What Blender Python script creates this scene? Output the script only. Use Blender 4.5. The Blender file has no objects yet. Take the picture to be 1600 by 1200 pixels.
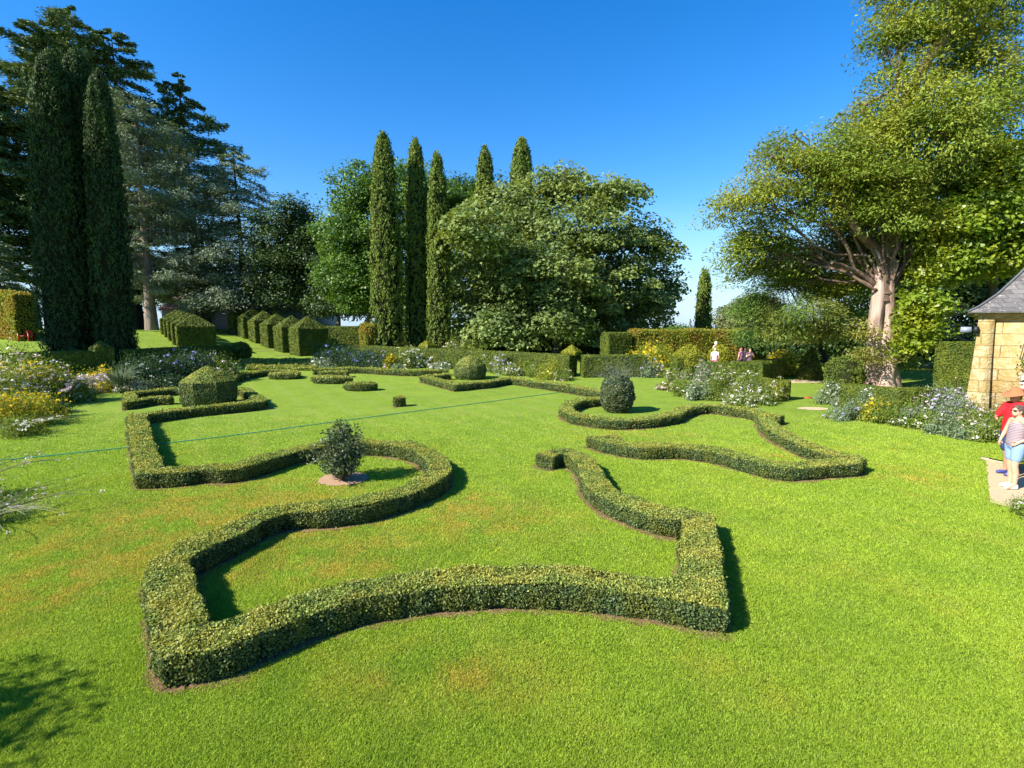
import bpy, math, random
import numpy as np
rng = np.random.default_rng(7); random.seed(7)
R = math.radians
scene = bpy.context.scene
COL = scene.collection
# ---------------------------------------------------------------- camera, sky, sun
H, F, HOR = 3.14, 800.0, 508.0
TH = math.atan((600-HOR)/F); CT, ST = math.cos(TH), math.sin(TH)
cam_d = bpy.data.cameras.new('camera'); cam = bpy.data.objects.new('camera', cam_d); COL.objects.link(cam)
cam.location = (0, 0, H); cam.rotation_euler = (R(90)-TH, 0, 0)
cam_d.sensor_width = 36; cam_d.lens = 18.0; cam_d.clip_start = .05; cam_d.clip_end = 9000
scene.camera = cam
scene.view_settings.view_transform = 'Standard'; scene.view_settings.look = 'None'
scene.view_settings.gamma = 1; scene.view_settings.use_curve_mapping = False
scene.view_settings.exposure = 1.32
SUN_AZ = math.atan2(-.87, -.49)          # compass style: x = sin, y = cos
SUN_EL = R(38)
world = bpy.data.worlds.new('World'); scene.world = world; world.use_nodes = True
wn = world.node_tree
bg = wn.nodes['Background']; sky = wn.nodes.new('ShaderNodeTexSky'); sky.sky_type = 'NISHITA'
sky.sun_disc = False; sky.sun_elevation = SUN_EL; sky.sun_rotation = SUN_AZ
sky.altitude = 0; sky.air_density = 1.15; sky.dust_density = .1; sky.ozone_density = 5.0
def skyfade():
    tc = wn.nodes.new('ShaderNodeTexCoord'); sp = wn.nodes.new('ShaderNodeSeparateXYZ'); wn.links.new(tc.outputs['Generated'], sp.inputs[0])
    r = wn.nodes.new('ShaderNodeValToRGB'); r.color_ramp.elements[0].position = 0; r.color_ramp.elements[0].color = (.85, .85, .85, 1); r.color_ramp.elements[1].position = .22; r.color_ramp.elements[1].color = (0, 0, 0, 1)
    wn.links.new(sp.outputs[2], r.inputs[0]); mx = wn.nodes.new('ShaderNodeMix'); mx.data_type = 'RGBA'; wn.links.new(r.outputs[0], mx.inputs[0]); wn.links.new(hs.outputs[0], mx.inputs[6]); mx.inputs[7].default_value = (2.1, 3.3, 4.7, 1)
    return mx.outputs[2]
hs = wn.nodes.new('ShaderNodeHueSaturation'); hs.inputs['Saturation'].default_value = 1.34; hs.inputs['Hue'].default_value = .507
wn.links.new(sky.outputs[0], hs.inputs['Color']); wn.links.new(skyfade(), bg.inputs[0]); bg.inputs[1].default_value = .094
sd = bpy.data.lights.new('sun', 'SUN'); sun = bpy.data.objects.new('sun', sd); COL.objects.link(sun)
sd.energy = 4.6; sd.angle = R(.53); sd.color = (1, .955, .87)
sv = np.array([math.sin(SUN_AZ)*math.cos(SUN_EL), math.cos(SUN_AZ)*math.cos(SUN_EL), math.sin(SUN_EL)])
from mathutils import Vector
sun.rotation_euler = Vector(sv).to_track_quat('Z', 'Y').to_euler(); sun.location = (-40, -20, 60)
try:
    scene.cycles.max_bounces = 6; scene.cycles.transparent_max_bounces = 4
    scene.cycles.diffuse_bounces = 3; scene.cycles.glossy_bounces = 2; scene.cycles.transmission_bounces = 2
except Exception: pass

# ---------------------------------------------------------------- terrain and projection
def sm(a, b, x):
    t = np.clip((x-a)/(b-a), 0, 1); return t*t*(3-2*t)
def T(x, y):
    x = np.asarray(x, float); y = np.asarray(y, float)
    d = np.clip(y-27, 0, None)
    left = sm(-20, -44, x)
    z = .012*np.minimum(d, 35) + left*.105*np.minimum(d, 20)
    z = z - .07*np.clip(y-85, 0, 220) - .05*np.clip(x-70, 0, 200)
    return z
def W(px, py, D):
    u = (px-800)/F; v = (600-py)/F
    t = D/(v*ST+CT)
    return np.array([u*t, D, H+t*(v*CT-ST)])
def P(px, py, z=None):
    """ground (or height z) point seen at a photo position"""
    u = (px-800)/F; v = (600-py)/F
    dz = v*CT-ST; dy = v*ST+CT
    if z is not None:
        t = (z-H)/dz; return np.array([u*t, dy*t, z])
    t = 3.
    while t < 200:
        if H+dz*t <= float(T(u*t, dy*t)): break
        t += .05
    return np.array([u*t, dy*t, float(T(u*t, dy*t))])
def onT(x, y): return np.array([x, y, float(T(x, y))])

# ---------------------------------------------------------------- materials
MATS = {}
def mat(name, build):
    if name in MATS: return MATS[name]
    m = bpy.data.materials.new(name); m.use_nodes = True
    nt = m.node_tree; nt.nodes.clear()
    build(nt); MATS[name] = m; return m
def N(nt, kind, **kw):
    n = nt.nodes.new(kind)
    for k, v in kw.items():
        if k in n.inputs.keys() if hasattr(n.inputs, 'keys') else False: n.inputs[k].default_value = v
        else: setattr(n, k, v)
    return n
def c4(c): return (c[0], c[1], c[2], 1)
def mixc(nt, fac, a, b, mode='MIX'):
    n = nt.nodes.new('ShaderNodeMix'); n.data_type = 'RGBA'; n.blend_type = mode
    for s, v in ((n.inputs[0], fac), (n.inputs[6], a), (n.inputs[7], b)):
        if isinstance(v, bpy.types.NodeSocket): nt.links.new(v, s)
        elif isinstance(v, (int, float)): s.default_value = v
        else: s.default_value = c4(v)
    return n.outputs[2]
def noise(nt, scale, detail=3, rough=.6, coord=None, dist=0):
    n = nt.nodes.new('ShaderNodeTexNoise'); n.inputs['Scale'].default_value = scale
    n.inputs['Detail'].default_value = detail; n.inputs['Roughness'].default_value = rough
    n.inputs['Distortion'].default_value = dist
    if coord: nt.links.new(coord, n.inputs['Vector'])
    return n.outputs[0]
def ramp(nt, fac, stops):
    n = nt.nodes.new('ShaderNodeValToRGB'); cr = n.color_ramp
    while len(cr.elements) < len(stops): cr.elements.new(.5)
    for e, (p, c) in zip(cr.elements, stops):
        e.position = p; e.color = c4(c) if not isinstance(c, (int, float)) else (c, c, c, 1)
    nt.links.new(fac, n.inputs[0]); return n.outputs[0]
def pos(nt): return nt.nodes.new('ShaderNodeNewGeometry').outputs['Position']
def out(nt, sh): nt.links.new(sh, nt.nodes.new('ShaderNodeOutputMaterial').inputs[0])
def princ(nt, col, rough=.6, spec=.3, metal=0, bump=None, bs=.3, bd=.02):
    p = nt.nodes.new('ShaderNodeBsdfPrincipled')
    if isinstance(col, bpy.types.NodeSocket): nt.links.new(col, p.inputs['Base Color'])
    else: p.inputs['Base Color'].default_value = c4(col)
    p.inputs['Roughness'].default_value = rough; p.inputs['Specular IOR Level'].default_value = spec
    p.inputs['Metallic'].default_value = metal
    if bump is not None:
        b = nt.nodes.new('ShaderNodeBump'); b.inputs['Strength'].default_value = bs; b.inputs['Distance'].default_value = bd
        nt.links.new(bump, b.inputs['Height']); nt.links.new(b.outputs[0], p.inputs['Normal'])
    return p.outputs[0]
def leafmat(name, a, b, c=None, patch=.6, tr=.3, rough=.5, spec=.2, pamt=.5, tcol=None):
    """a..b per leaf, c = colour of larger patches"""
    def bld(nt):
        at = nt.nodes.new('ShaderNodeAttribute'); at.attribute_name = 'rnd'
        col = ramp(nt, at.outputs['Fac'], [(0, a), (1, b)])
        if c is not None:
            nz = noise(nt, patch, 2, .6, pos(nt))
            f = ramp(nt, nz, [(.42, 0.), (.62, pamt)])
            col = mixc(nt, f, col, c)
        pr = princ(nt, col, rough, spec)
        t = nt.nodes.new('ShaderNodeBsdfTranslucent')
        tc = mixc(nt, 1., col, tcol or (1.5, 1.35, .5), 'MULTIPLY'); nt.links.new(tc, t.inputs[0])
        mx = nt.nodes.new('ShaderNodeMixShader'); mx.inputs[0].default_value = tr
        nt.links.new(pr, mx.inputs[1]); nt.links.new(t.outputs[0], mx.inputs[2]); out(nt, mx.outputs[0])
    return mat(name, bld)
def plain(name, c, rough=.7, spec=.3, var=.25, scale=8, metal=0, bump=.3):
    def bld(nt):
        nz = noise(nt, scale, 4, .6, pos(nt))
        col = mixc(nt, nz, tuple(x*(1-var) for x in c), tuple(min(1, x*(1+var)) for x in c))
        out(nt, princ(nt, col, rough, spec, metal, nz, bump, .01))
    return mat(name, bld)
def barkmat(name, a, b, scale=3):
    def bld(nt):
        mp = nt.nodes.new('ShaderNodeMapping'); mp.inputs['Scale'].default_value = (1, 1, .18)
        nt.links.new(pos(nt), mp.inputs[0])
        nz = noise(nt, scale, 6, .65, mp.outputs[0], .6)
        col = ramp(nt, nz, [(.35, a), (.65, b)])
        out(nt, princ(nt, col, .9, .15, 0, nz, .9, .06))
    return mat(name, bld)

def lawn_col(nt, blade=False):
    p = pos(nt)
    n1 = noise(nt, .35, 4, .6, p); n2 = noise(nt, 2.6, 4, .65, p); n3 = noise(nt, 22, 3, .7, p)
    base = ramp(nt, n1, [(.3, (.18, .29, .020)), (.5, (.235, .35, .028)), (.72, (.30, .395, .040))])
    # dry, orange-brown patches, strongest left of the front hedge and in scattered spots
    n4 = noise(nt, .75, 5, .62, p, .4)
    dry = ramp(nt, n4, [(.56, 0.), (.72, .75)])
    sp = nt.nodes.new('ShaderNodeSeparateXYZ'); nt.links.new(p, sp.inputs[0])
    def math_(op, a, b=None):
        m = nt.nodes.new('ShaderNodeMath'); m.operation = op
        for s, v in zip(m.inputs, (a, b)):
            if v is None: continue
            if isinstance(v, bpy.types.NodeSocket): nt.links.new(v, s)
            else: s.default_value = v
        return m.outputs[0]
    def blob(cx, cy, rx, ry, amt):
        dx = math_('DIVIDE', math_('SUBTRACT', sp.outputs[0], cx), rx); dy = math_('DIVIDE', math_('SUBTRACT', sp.outputs[1], cy), ry)
        d = math_('SQRT', math_('ADD', math_('MULTIPLY', dx, dx), math_('MULTIPLY', dy, dy)))
        return math_('MULTIPLY', math_('MAXIMUM', math_('SUBTRACT', 1.0, d), 0.), amt)
    bl = blob(-4.6, 8.0, 3.6, 2.6, 1.3)
    for (cx, cy, rx, ry, am) in ((-.6, 8.2, 2.2, 1.6, .8), (-.6, 4.3, 1.6, .7, .5), (3.3, 14, 2.5, 2, .5), (6.5, 12, 2.2, 1.6, .35), (-2.4, 6.4, 1.5, .8, .9), (8.3, 10.5, 1.2, 1.2, .6), (-5.6, 5.6, 1.6, 1.2, .6)):
        bl = math_('ADD', bl, blob(cx, cy, rx, ry, am))
    lo = math_('MULTIPLY', bl, ramp(nt, noise(nt, 1.6, 5, .65, p), [(.4, 0.), (.66, 1.)]))
    dryf = math_('MINIMUM', math_('ADD', math_('MULTIPLY', dry, .6), math_('MULTIPLY', lo, 2.6)), .85)
    col = mixc(nt, dryf, base, (.42, .27, .055))
    # mown stripes running away to the left
    a = R(-32); w = nt.nodes.new('ShaderNodeMath')
    lin = math_('ADD', math_('MULTIPLY', sp.outputs[0], math.cos(a)), math_('MULTIPLY', sp.outputs[1], -math.sin(a)))
    s = math_('SINE', math_('ADD', math_('MULTIPLY', lin, 5.2), math_('MULTIPLY', n1, 3.)))
    far = ramp(nt, math_('DIVIDE', sp.outputs[1], 60.), [(.06, .25), (.17, .45), (.3, 1.)])
    sf = math_('MULTIPLY', math_('MULTIPLY', ramp(nt, s, [(.2, 0.), (.95, 1.)]), far), math_('MULTIPLY', ramp(nt, n2, [(.4, 0.), (.65, 1.)]), .75))
    col = mixc(nt, sf, col, (.40, .42, .13))
    n5 = noise(nt, .9, 4, .6, p, .8)
    col = mixc(nt, ramp(nt, n5, [(.48, .0), (.66, .55)]), col, (.10, .21, .015))
    col = mixc(nt, ramp(nt, n2, [(.3, .0), (.68, .62)]), col, (.125, .235, .016))
    col = mixc(nt, ramp(nt, n3, [(.3, 0.), (.72, .6)]), col, (.31, .40, .055))
    return col, n3
def grass_ground(nt):
    col, n3 = lawn_col(nt)
    nb = noise(nt, 60, 3, .7, pos(nt)); nf = noise(nt, 9, 5, .75, pos(nt))
    col = mixc(nt, 1., col, ramp(nt, nf, [(.3, (.50, .54, .5)), (.5, (.80, .80, .8)), (.72, (1.02, .97, 1.1))]), 'MULTIPLY')
    out(nt, princ(nt, col, .85, .12, 0, nb, .8, .035))
def grass_blade(nt):
    col, _ = lawn_col(nt)
    at = nt.nodes.new('ShaderNodeAttribute'); at.attribute_name = 'rnd'
    v = ramp(nt, at.outputs['Fac'], [(0, (1.05, 1.02, .8)), (.6, (1.58, 1.46, 1.15)), (1, (2.05, 1.8, 1.7))])
    col = mixc(nt, 1., col, v, 'MULTIPLY')
    pr = princ(nt, col, .5, .3)
    t = nt.nodes.new('ShaderNodeBsdfTranslucent'); nt.links.new(col, t.inputs[0])
    mx = nt.nodes.new('ShaderNodeMixShader'); mx.inputs[0].default_value = .35
    nt.links.new(pr, mx.inputs[1]); nt.links.new(t.outputs[0], mx.inputs[2]); out(nt, mx.outputs[0])
M_LAWN = mat('lawn', grass_ground); M_BLADE = mat('grass_blade', grass_blade)
def soil(nt):
    nz = noise(nt, 30, 5, .7, pos(nt)); n2 = noise(nt, 3, 3, .6, pos(nt))
    col = ramp(nt, nz, [(.35, (.08, .045, .025)), (.6, (.24, .14, .075)), (.78, (.34, .25, .15))])
    col = mixc(nt, ramp(nt, n2, [(.4, 0.), (.7, .6)]), col, (.26, .18, .10))
    out(nt, princ(nt, col, .95, .1, 0, nz, 1, .03))
M_SOIL = mat('soil', soil)
M_EARTH = plain('dry_earth', (.36, .23, .14), .95, .1, .35, 25, 0, .8)
def sand(nt):
    nz = noise(nt, 45, 5, .7, pos(nt)); n2 = noise(nt, 2.5, 4, .6, pos(nt))
    col = ramp(nt, nz, [(.3, (.36, .27, .16)), (.7, (.66, .53, .33))])
    col = mixc(nt, n2, col, (.52, .40, .22))
    out(nt, princ(nt, col, .95, .1, 0, nz, .9, .02))
M_SAND = mat('sandy_gravel', sand)

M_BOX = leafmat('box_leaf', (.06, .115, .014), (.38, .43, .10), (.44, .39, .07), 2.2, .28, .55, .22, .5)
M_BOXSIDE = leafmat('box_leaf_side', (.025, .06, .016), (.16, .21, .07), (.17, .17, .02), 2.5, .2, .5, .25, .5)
M_CORE = plain('hedge_twigs', (.018, .020, .008), .95, .05, .4, 12)
M_YEW = leafmat('yew_leaf', (.045, .08, .012), (.13, .17, .022), (.19, .21, .02), 1.5, .2, .6, .25, .5)
M_YEWG = leafmat('yew_gold', (.17, .20, .012), (.34, .33, .03), None, 1, .25, .6, .25)
M_BEECH = leafmat('beech_leaf', (.16, .19, .018), (.36, .36, .04), (.38, .22, .05), .8, .35, .5, .3, .6)
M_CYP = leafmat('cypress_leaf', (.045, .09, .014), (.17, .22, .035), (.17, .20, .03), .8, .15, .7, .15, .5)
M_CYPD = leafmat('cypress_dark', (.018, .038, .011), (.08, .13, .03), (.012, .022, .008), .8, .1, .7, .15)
M_FIR = leafmat('fir_needle', (.03, .065, .025), (.13, .19, .075), (.16, .22, .07), .12, .1, .6, .25, .6)
M_CEDAR = leafmat('cedar_needle', (.07, .115, .07), (.30, .36, .25), (.17, .21, .11), .15, .12, .6, .25, .6)
M_OAK = leafmat('oak_leaf', (.018, .045, .012), (.07, .12, .025), None, .3, .2, .5, .3)
M_MAPLE = leafmat('maple_leaf', (.03, .085, .012), (.12, .22, .028), (.15, .25, .03), .3, .3, .5, .35)
M_CAT = leafmat('catalpa_leaf', (.055, .105, .03), (.26, .33, .11), (.29, .33, .06), .18, .3, .6, .15, .35)
M_SEQ = leafmat('swamp_cypress_leaf', (.06, .12, .014), (.24, .31, .032), (.34, .32, .035), .35, .3, .6, .25, .55)
M_LOC = leafmat('feathery_leaf', (.06, .13, .025), (.19, .29, .05), (.32, .25, .05), .3, .3, .6, .25, .6)
M_LIME = leafmat('lime_leaf', (.09, .17, .010), (.27, .36, .03), (.38, .38, .03), .5, .4, .42, .45, .6)
M_HOLM = leafmat('holm_leaf', (.09, .12, .04), (.24, .25, .10), None, .3, .2, .6, .3)
M_HERB = leafmat('herb_leaf', (.07, .12, .014), (.23, .30, .05), (.16, .20, .03), 1.5, .35, .6, .15, .5)
M_HERBD = leafmat('herb_dark', (.02, .05, .02), (.06, .11, .035), None, 1, .25, .55, .15)
M_HERBS = leafmat('herb_silver', (.09, .14, .06), (.22, .28, .14), None, 1, .25, .6, .3)
M_HERBY = leafmat('herb_yellow', (.13, .18, .015), (.33, .34, .03), None, 1, .35, .5, .3)
M_CAM = leafmat('camellia_leaf', (.02, .05, .02), (.11, .15, .06), (.16, .15, .04), 3, .1, .42, .4, .4)
def petal(name, a, b): return leafmat(name, a, b, None, 1, .35, .6, .2, .5, (1, 1, 1))
M_WHITE = petal('petal_white', (.74, .68, .60), (.92, .88, .80))
M_PINK = petal('petal_pink', (.66, .46, .44), (.88, .72, .68))
M_LILAC = petal('petal_lilac', (.42, .36, .56), (.66, .58, .72))
M_BLUE = petal('petal_blue', (.15, .18, .55), (.35, .38, .75))
M_YEL = petal('petal_yellow', (.80, .50, .01), (.95, .72, .04))
M_LEM = petal('petal_lemon', (.80, .70, .12), (.90, .84, .25))
M_STEM = leafmat('stem', (.14, .17, .05), (.30, .30, .14), None, 1, .1)
M_BARK = barkmat('bark_grey', (.07, .055, .04), (.19, .155, .12))
M_BARKP = barkmat('bark_peeling', (.20, .12, .085), (.62, .47, .38), 2.2)
M_BARKD = barkmat('bark_dark', (.025, .018, .013), (.075, .055, .04))
M_BARKC = barkmat('bark_cedar', (.14, .10, .08), (.33, .26, .21))

# ---------------------------------------------------------------- mesh helpers
class MB:
    def __init__(s): s.v = []; s.n = 0; s.l = []; s.t = []; s.m = []; s.r = []
    def polys(s, V, F, mi=0, r=.5):
        V = np.asarray(V, float); s.v.append(V)
        for f in F:
            s.l.append(np.asarray(f)+s.n); s.t.append(np.array([len(f)])); s.m.append(np.array([mi])); s.r.append(np.array([r]))
        s.n += len(V); return s
    def grid(s, G, mi=0, close=False):
        """G (a,b,3) grid of quads"""
        a, b = G.shape[:2]; idx = np.arange(a*b).reshape(a, b)
        if close: idx = np.hstack([idx, idx[:, :1]])
        q = np.stack([idx[:-1, :-1], idx[:-1, 1:], idx[1:, 1:], idx[1:, :-1]], -1).reshape(-1, 4)
        s.v.append(G.reshape(-1, 3)); s.l.append((q+s.n).ravel()); k = len(q)
        s.t.append(np.full(k, 4)); s.m.append(np.full(k, mi)); s.r.append(np.full(k, .5)); s.n += a*b; return s
    def fan(s, Vq, mi=0, r=None):
        """(n,k,3) separate polygons"""
        n, k = Vq.shape[:2]
        if n == 0: return s
        s.v.append(Vq.reshape(-1, 3)); s.l.append(np.arange(n*k)+s.n); s.t.append(np.full(n, k)); s.m.append(np.full(n, mi))
        s.r.append(rng.random(n) if r is None else r); s.n += n*k; return s
    def leaves(s, Pn, Nn, L, wr=.6, tdir=None, mi=0, r=None, fold=True):
        n = len(Pn)
        if n == 0: return s
        L = np.broadcast_to(L, (n,))[:, None]
        Nn = unit(Nn); a = rng.normal(size=(n, 3)) if tdir is None else tdir
        t = unit(a-Nn*(a*Nn).sum(1, keepdims=True)); b = np.cross(Nn, t)
        w = L*wr*.5
        q = np.stack([Pn-t*L*.5, Pn+b*w+Nn*w*.25, Pn+t*L*.5, Pn-b*w+Nn*w*.25], 1)
        return s.fan(q, mi, r)
    def tube(s, pts, rad, mi=0, seg=8, rough=0., cap=True):
        pts = np.asarray(pts, float); n = len(pts); rad = np.broadcast_to(np.asarray(rad, float), (n,))
        t = unit(np.gradient(pts, axis=0)); ref = np.array([.31, .17, .93]) if abs(t[0][2]) < .8 else np.array([.9, .3, .1])
        u = unit(np.cross(t, ref)); v = np.cross(t, u)
        an = np.linspace(0, 2*np.pi, seg, endpoint=False)
        rr = rad[:, None]*(1+rough*rng.normal(size=(n, seg)))
        G = pts[:, None]+rr[..., None]*(np.cos(an)[None, :, None]*u[:, None]+np.sin(an)[None, :, None]*v[:, None])
        s.grid(G, mi, True)
        if cap: s.polys(G[-1], [list(range(seg))], mi); s.polys(G[0], [list(range(seg))[::-1]], mi)
        return s
    def box(s, c, d, mi=0, rz=0, taper=1):
        x, y, z = d[0]/2, d[1]/2, d[2]/2; k = taper
        V = np.array([(-x, -y, -z), (x, -y, -z), (x, y, -z), (-x, y, -z), (-x*k, -y*k, z), (x*k, -y*k, z), (x*k, y*k, z), (-x*k, y*k, z)])
        V = V@np.array([[math.cos(rz), math.sin(rz), 0], [-math.sin(rz), math.cos(rz), 0], [0, 0, 1]])+np.array(c)
        return s.polys(V, [(3, 2, 1, 0), (4, 5, 6, 7), (0, 1, 5, 4), (1, 2, 6, 5), (2, 3, 7, 6), (3, 0, 4, 7)], mi)
    def build(s, name, mats, parent=None, smooth=False, origin=None):
        me = bpy.data.meshes.new(name)
        V = np.concatenate(s.v); l = np.concatenate(s.l); t = np.concatenate(s.t)
        o = bpy.data.objects.new(name, me)
        org = np.zeros(3)
        if origin is not None: org = np.array(origin, float)
        V = V-org
        me.vertices.add(len(V)); me.vertices.foreach_set('co', V.ravel().astype(np.float32))
        me.loops.add(len(l)); me.loops.foreach_set('vertex_index', l.astype(np.int32))
        me.polygons.add(len(t)); st = np.concatenate([[0], np.cumsum(t)[:-1]])
        me.polygons.foreach_set('loop_start', st.astype(np.int32)); me.polygons.foreach_set('loop_total', t.astype(np.int32))
        me.polygons.foreach_set('material_index', np.concatenate(s.m).astype(np.int32))
        if smooth: me.polygons.foreach_set('use_smooth', np.ones(len(t), bool))
        at = me.attributes.new('rnd', 'FLOAT', 'FACE'); at.data.foreach_set('value', np.concatenate(s.r).astype(np.float32))
        for m in (mats if isinstance(mats, (list, tuple)) else [mats]): me.materials.append(m)
        me.update(calc_edges=True)
        COL.objects.link(o)
        if parent is not None: o.parent = parent; o.location = org-np.array(parent.location)
        else: o.location = org
        return o
def unit(a): return a/np.maximum(np.linalg.norm(a, axis=-1, keepdims=True), 1e-9)
def tag(o, label=None, cat=None, group=None, kind=None):
    if label: o['label'] = label
    if cat: o['category'] = cat
    if group: o['group'] = group
    if kind: o['kind'] = kind
    return o
def empty(name, loc, label, cat, group=None):
    o = bpy.data.objects.new(name, None); o.empty_display_size = .2; COL.objects.link(o)
    o.location = [float(a) for a in loc]; return tag(o, label, cat, group)
def copy_tree(o, loc, rz=0, sc=1, label=None):
    c = o.copy(); COL.objects.link(c); c.location = [float(a) for a in loc]; c.rotation_euler = (0, 0, rz)
    c.scale = (sc, sc, sc) if isinstance(sc, (int, float)) else sc
    if label: c['label'] = label
    for ch in list(o.children):
        k = ch.copy(); COL.objects.link(k); k.parent = c
        for g in list(ch.children): d = g.copy(); COL.objects.link(d); d.parent = k
    return c
def dcam(p): return np.maximum(np.linalg.norm(p-np.array([0, 0, H]), axis=-1), 2.5)
def sample(V, F, lmin, cover, jit=.5, lod=.0024, wr=.6):
    """scatter points on a polygon surface; the spacing follows the distance"""
    tri = []
    for f in F:
        for k in range(1, len(f)-1): tri.append((f[0], f[k], f[k+1]))
    tri = np.asarray(tri); A, B, C = V[tri[:, 0]], V[tri[:, 1]], V[tri[:, 2]]
    nr = np.cross(B-A, C-A); ar = np.linalg.norm(nr, axis=1)/2; nr = unit(nr)
    L = np.maximum(lmin, dcam((A+B+C)/3)*lod)
    cnt = np.floor(ar*cover/(.5*wr*L*L)+rng.random(len(ar))).astype(int)
    i = np.repeat(np.arange(len(ar)), cnt)
    u, v = rng.random(len(i)), rng.random(len(i)); k = u+v > 1; u[k], v[k] = 1-u[k], 1-v[k]
    p = A[i]+u[:, None]*(B-A)[i]+v[:, None]*(C-A)[i]
    return p, nr[i], L[i]*(.7+.6*rng.random(len(i)))
def wob(p, f=3., a=1.):
    return a*(np.sin(p[:, 0]*f+1.3*np.sin(p[:, 1]*f*.7))+np.sin(p[:, 1]*f*1.1+2+np.sin(p[:, 2]*f))+np.sin(p[:, 2]*f*1.3+p[:, 0]*f*.6))/3
def clipped(V, F, lmin, mats, name, parent=None, cover=2.6, inset=.03, rough=.025, spread=.9, lod=.0024, origin=None, topmat=None, crisp=False):
    """clipped foliage: twiggy core just under a skin of leaves on the outline V,F"""
    V = np.asarray(V, float); mb = MB()
    V = V+0
    c = V.mean(0)
    p, n, L = sample(V, F, lmin, cover, lod=lod)
    off = (rng.random(len(p))-.65)*L*1.7+wob(p, 4.2, rough)+wob(p, 17., rough*.8)+np.maximum(rng.normal(size=len(p))-1.6, 0)*L*.9
    if crisp: off = (rng.random(len(p))-.7)*L*.7+wob(p, 2.2, min(rough, .02)); spread = .5
    nn = unit(n+spread*rng.normal(size=n.shape))
    mi = np.zeros(len(p), int)
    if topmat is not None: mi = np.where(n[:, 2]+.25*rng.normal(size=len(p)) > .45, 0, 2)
    # core: outline pulled inwards along averaged normals
    vn = np.zeros_like(V)
    for f in F:
        a = np.cross(V[f[1]]-V[f[0]], V[f[2]]-V[f[0]])
        if len(f) > 3 and np.linalg.norm(a) < 1e-9: a = np.cross(V[f[2]]-V[f[0]], V[f[3]]-V[f[0]])
        for k in f: vn[k] += unit(a)
    Vc = V-unit(vn)*np.maximum(inset, dcam(V)[:, None]*.0016)
    mb.polys(Vc, F, 1)
    p = p+n*off[:, None]; p[:, 2] = np.maximum(p[:, 2], T(p[:, 0], p[:, 1])+.004)
    for k in (0, 2):
        s = mi == k
        if s.any(): mb.leaves(p[s], nn[s], L[s], .62, mi=k)
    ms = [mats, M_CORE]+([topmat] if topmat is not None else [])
    return mb.build(name, ms, parent, origin=origin)

def resample(path, step=.25, smooth=False, corners=()):
    path = np.asarray(path, float)
    if smooth:
        q = [path[0]]
        for i in range(len(path)-1):
            p0 = path[i-1] if i > 0 and i not in corners else path[i]
            p3 = path[i+2] if i+2 < len(path) and (i+1) not in corners else path[i+1]
            p1, p2 = path[i], path[i+1]
            for t in np.linspace(0, 1, 7)[1:]:
                q.append(.5*((2*p1)+(-p0+p2)*t+(2*p0-5*p1+4*p2-p3)*t*t+(-p0+3*p1-3*p2+p3)*t**3))
        path = np.array(q)
    res = [path[0]]
    for a, b in zip(path[:-1], path[1:]):
        n = max(1, int(np.ceil(np.linalg.norm(b-a)/step)))
        for k in range(1, n+1): res.append(a+(b-a)*k/n)
    return np.array(res)
def offsets(path):
    t0 = unit(np.diff(path, axis=0)); t0 = np.vstack([t0[:1], t0, t0[-1:]])
    n1 = np.stack([-t0[:-1, 1], t0[:-1, 0]], 1); n2 = np.stack([-t0[1:, 1], t0[1:, 0]], 1)
    m = unit(n1+n2); k = 1/np.clip((m*n1).sum(1), .45, 1); return m*k[:, None]
HEDGEPATHS = []
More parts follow.
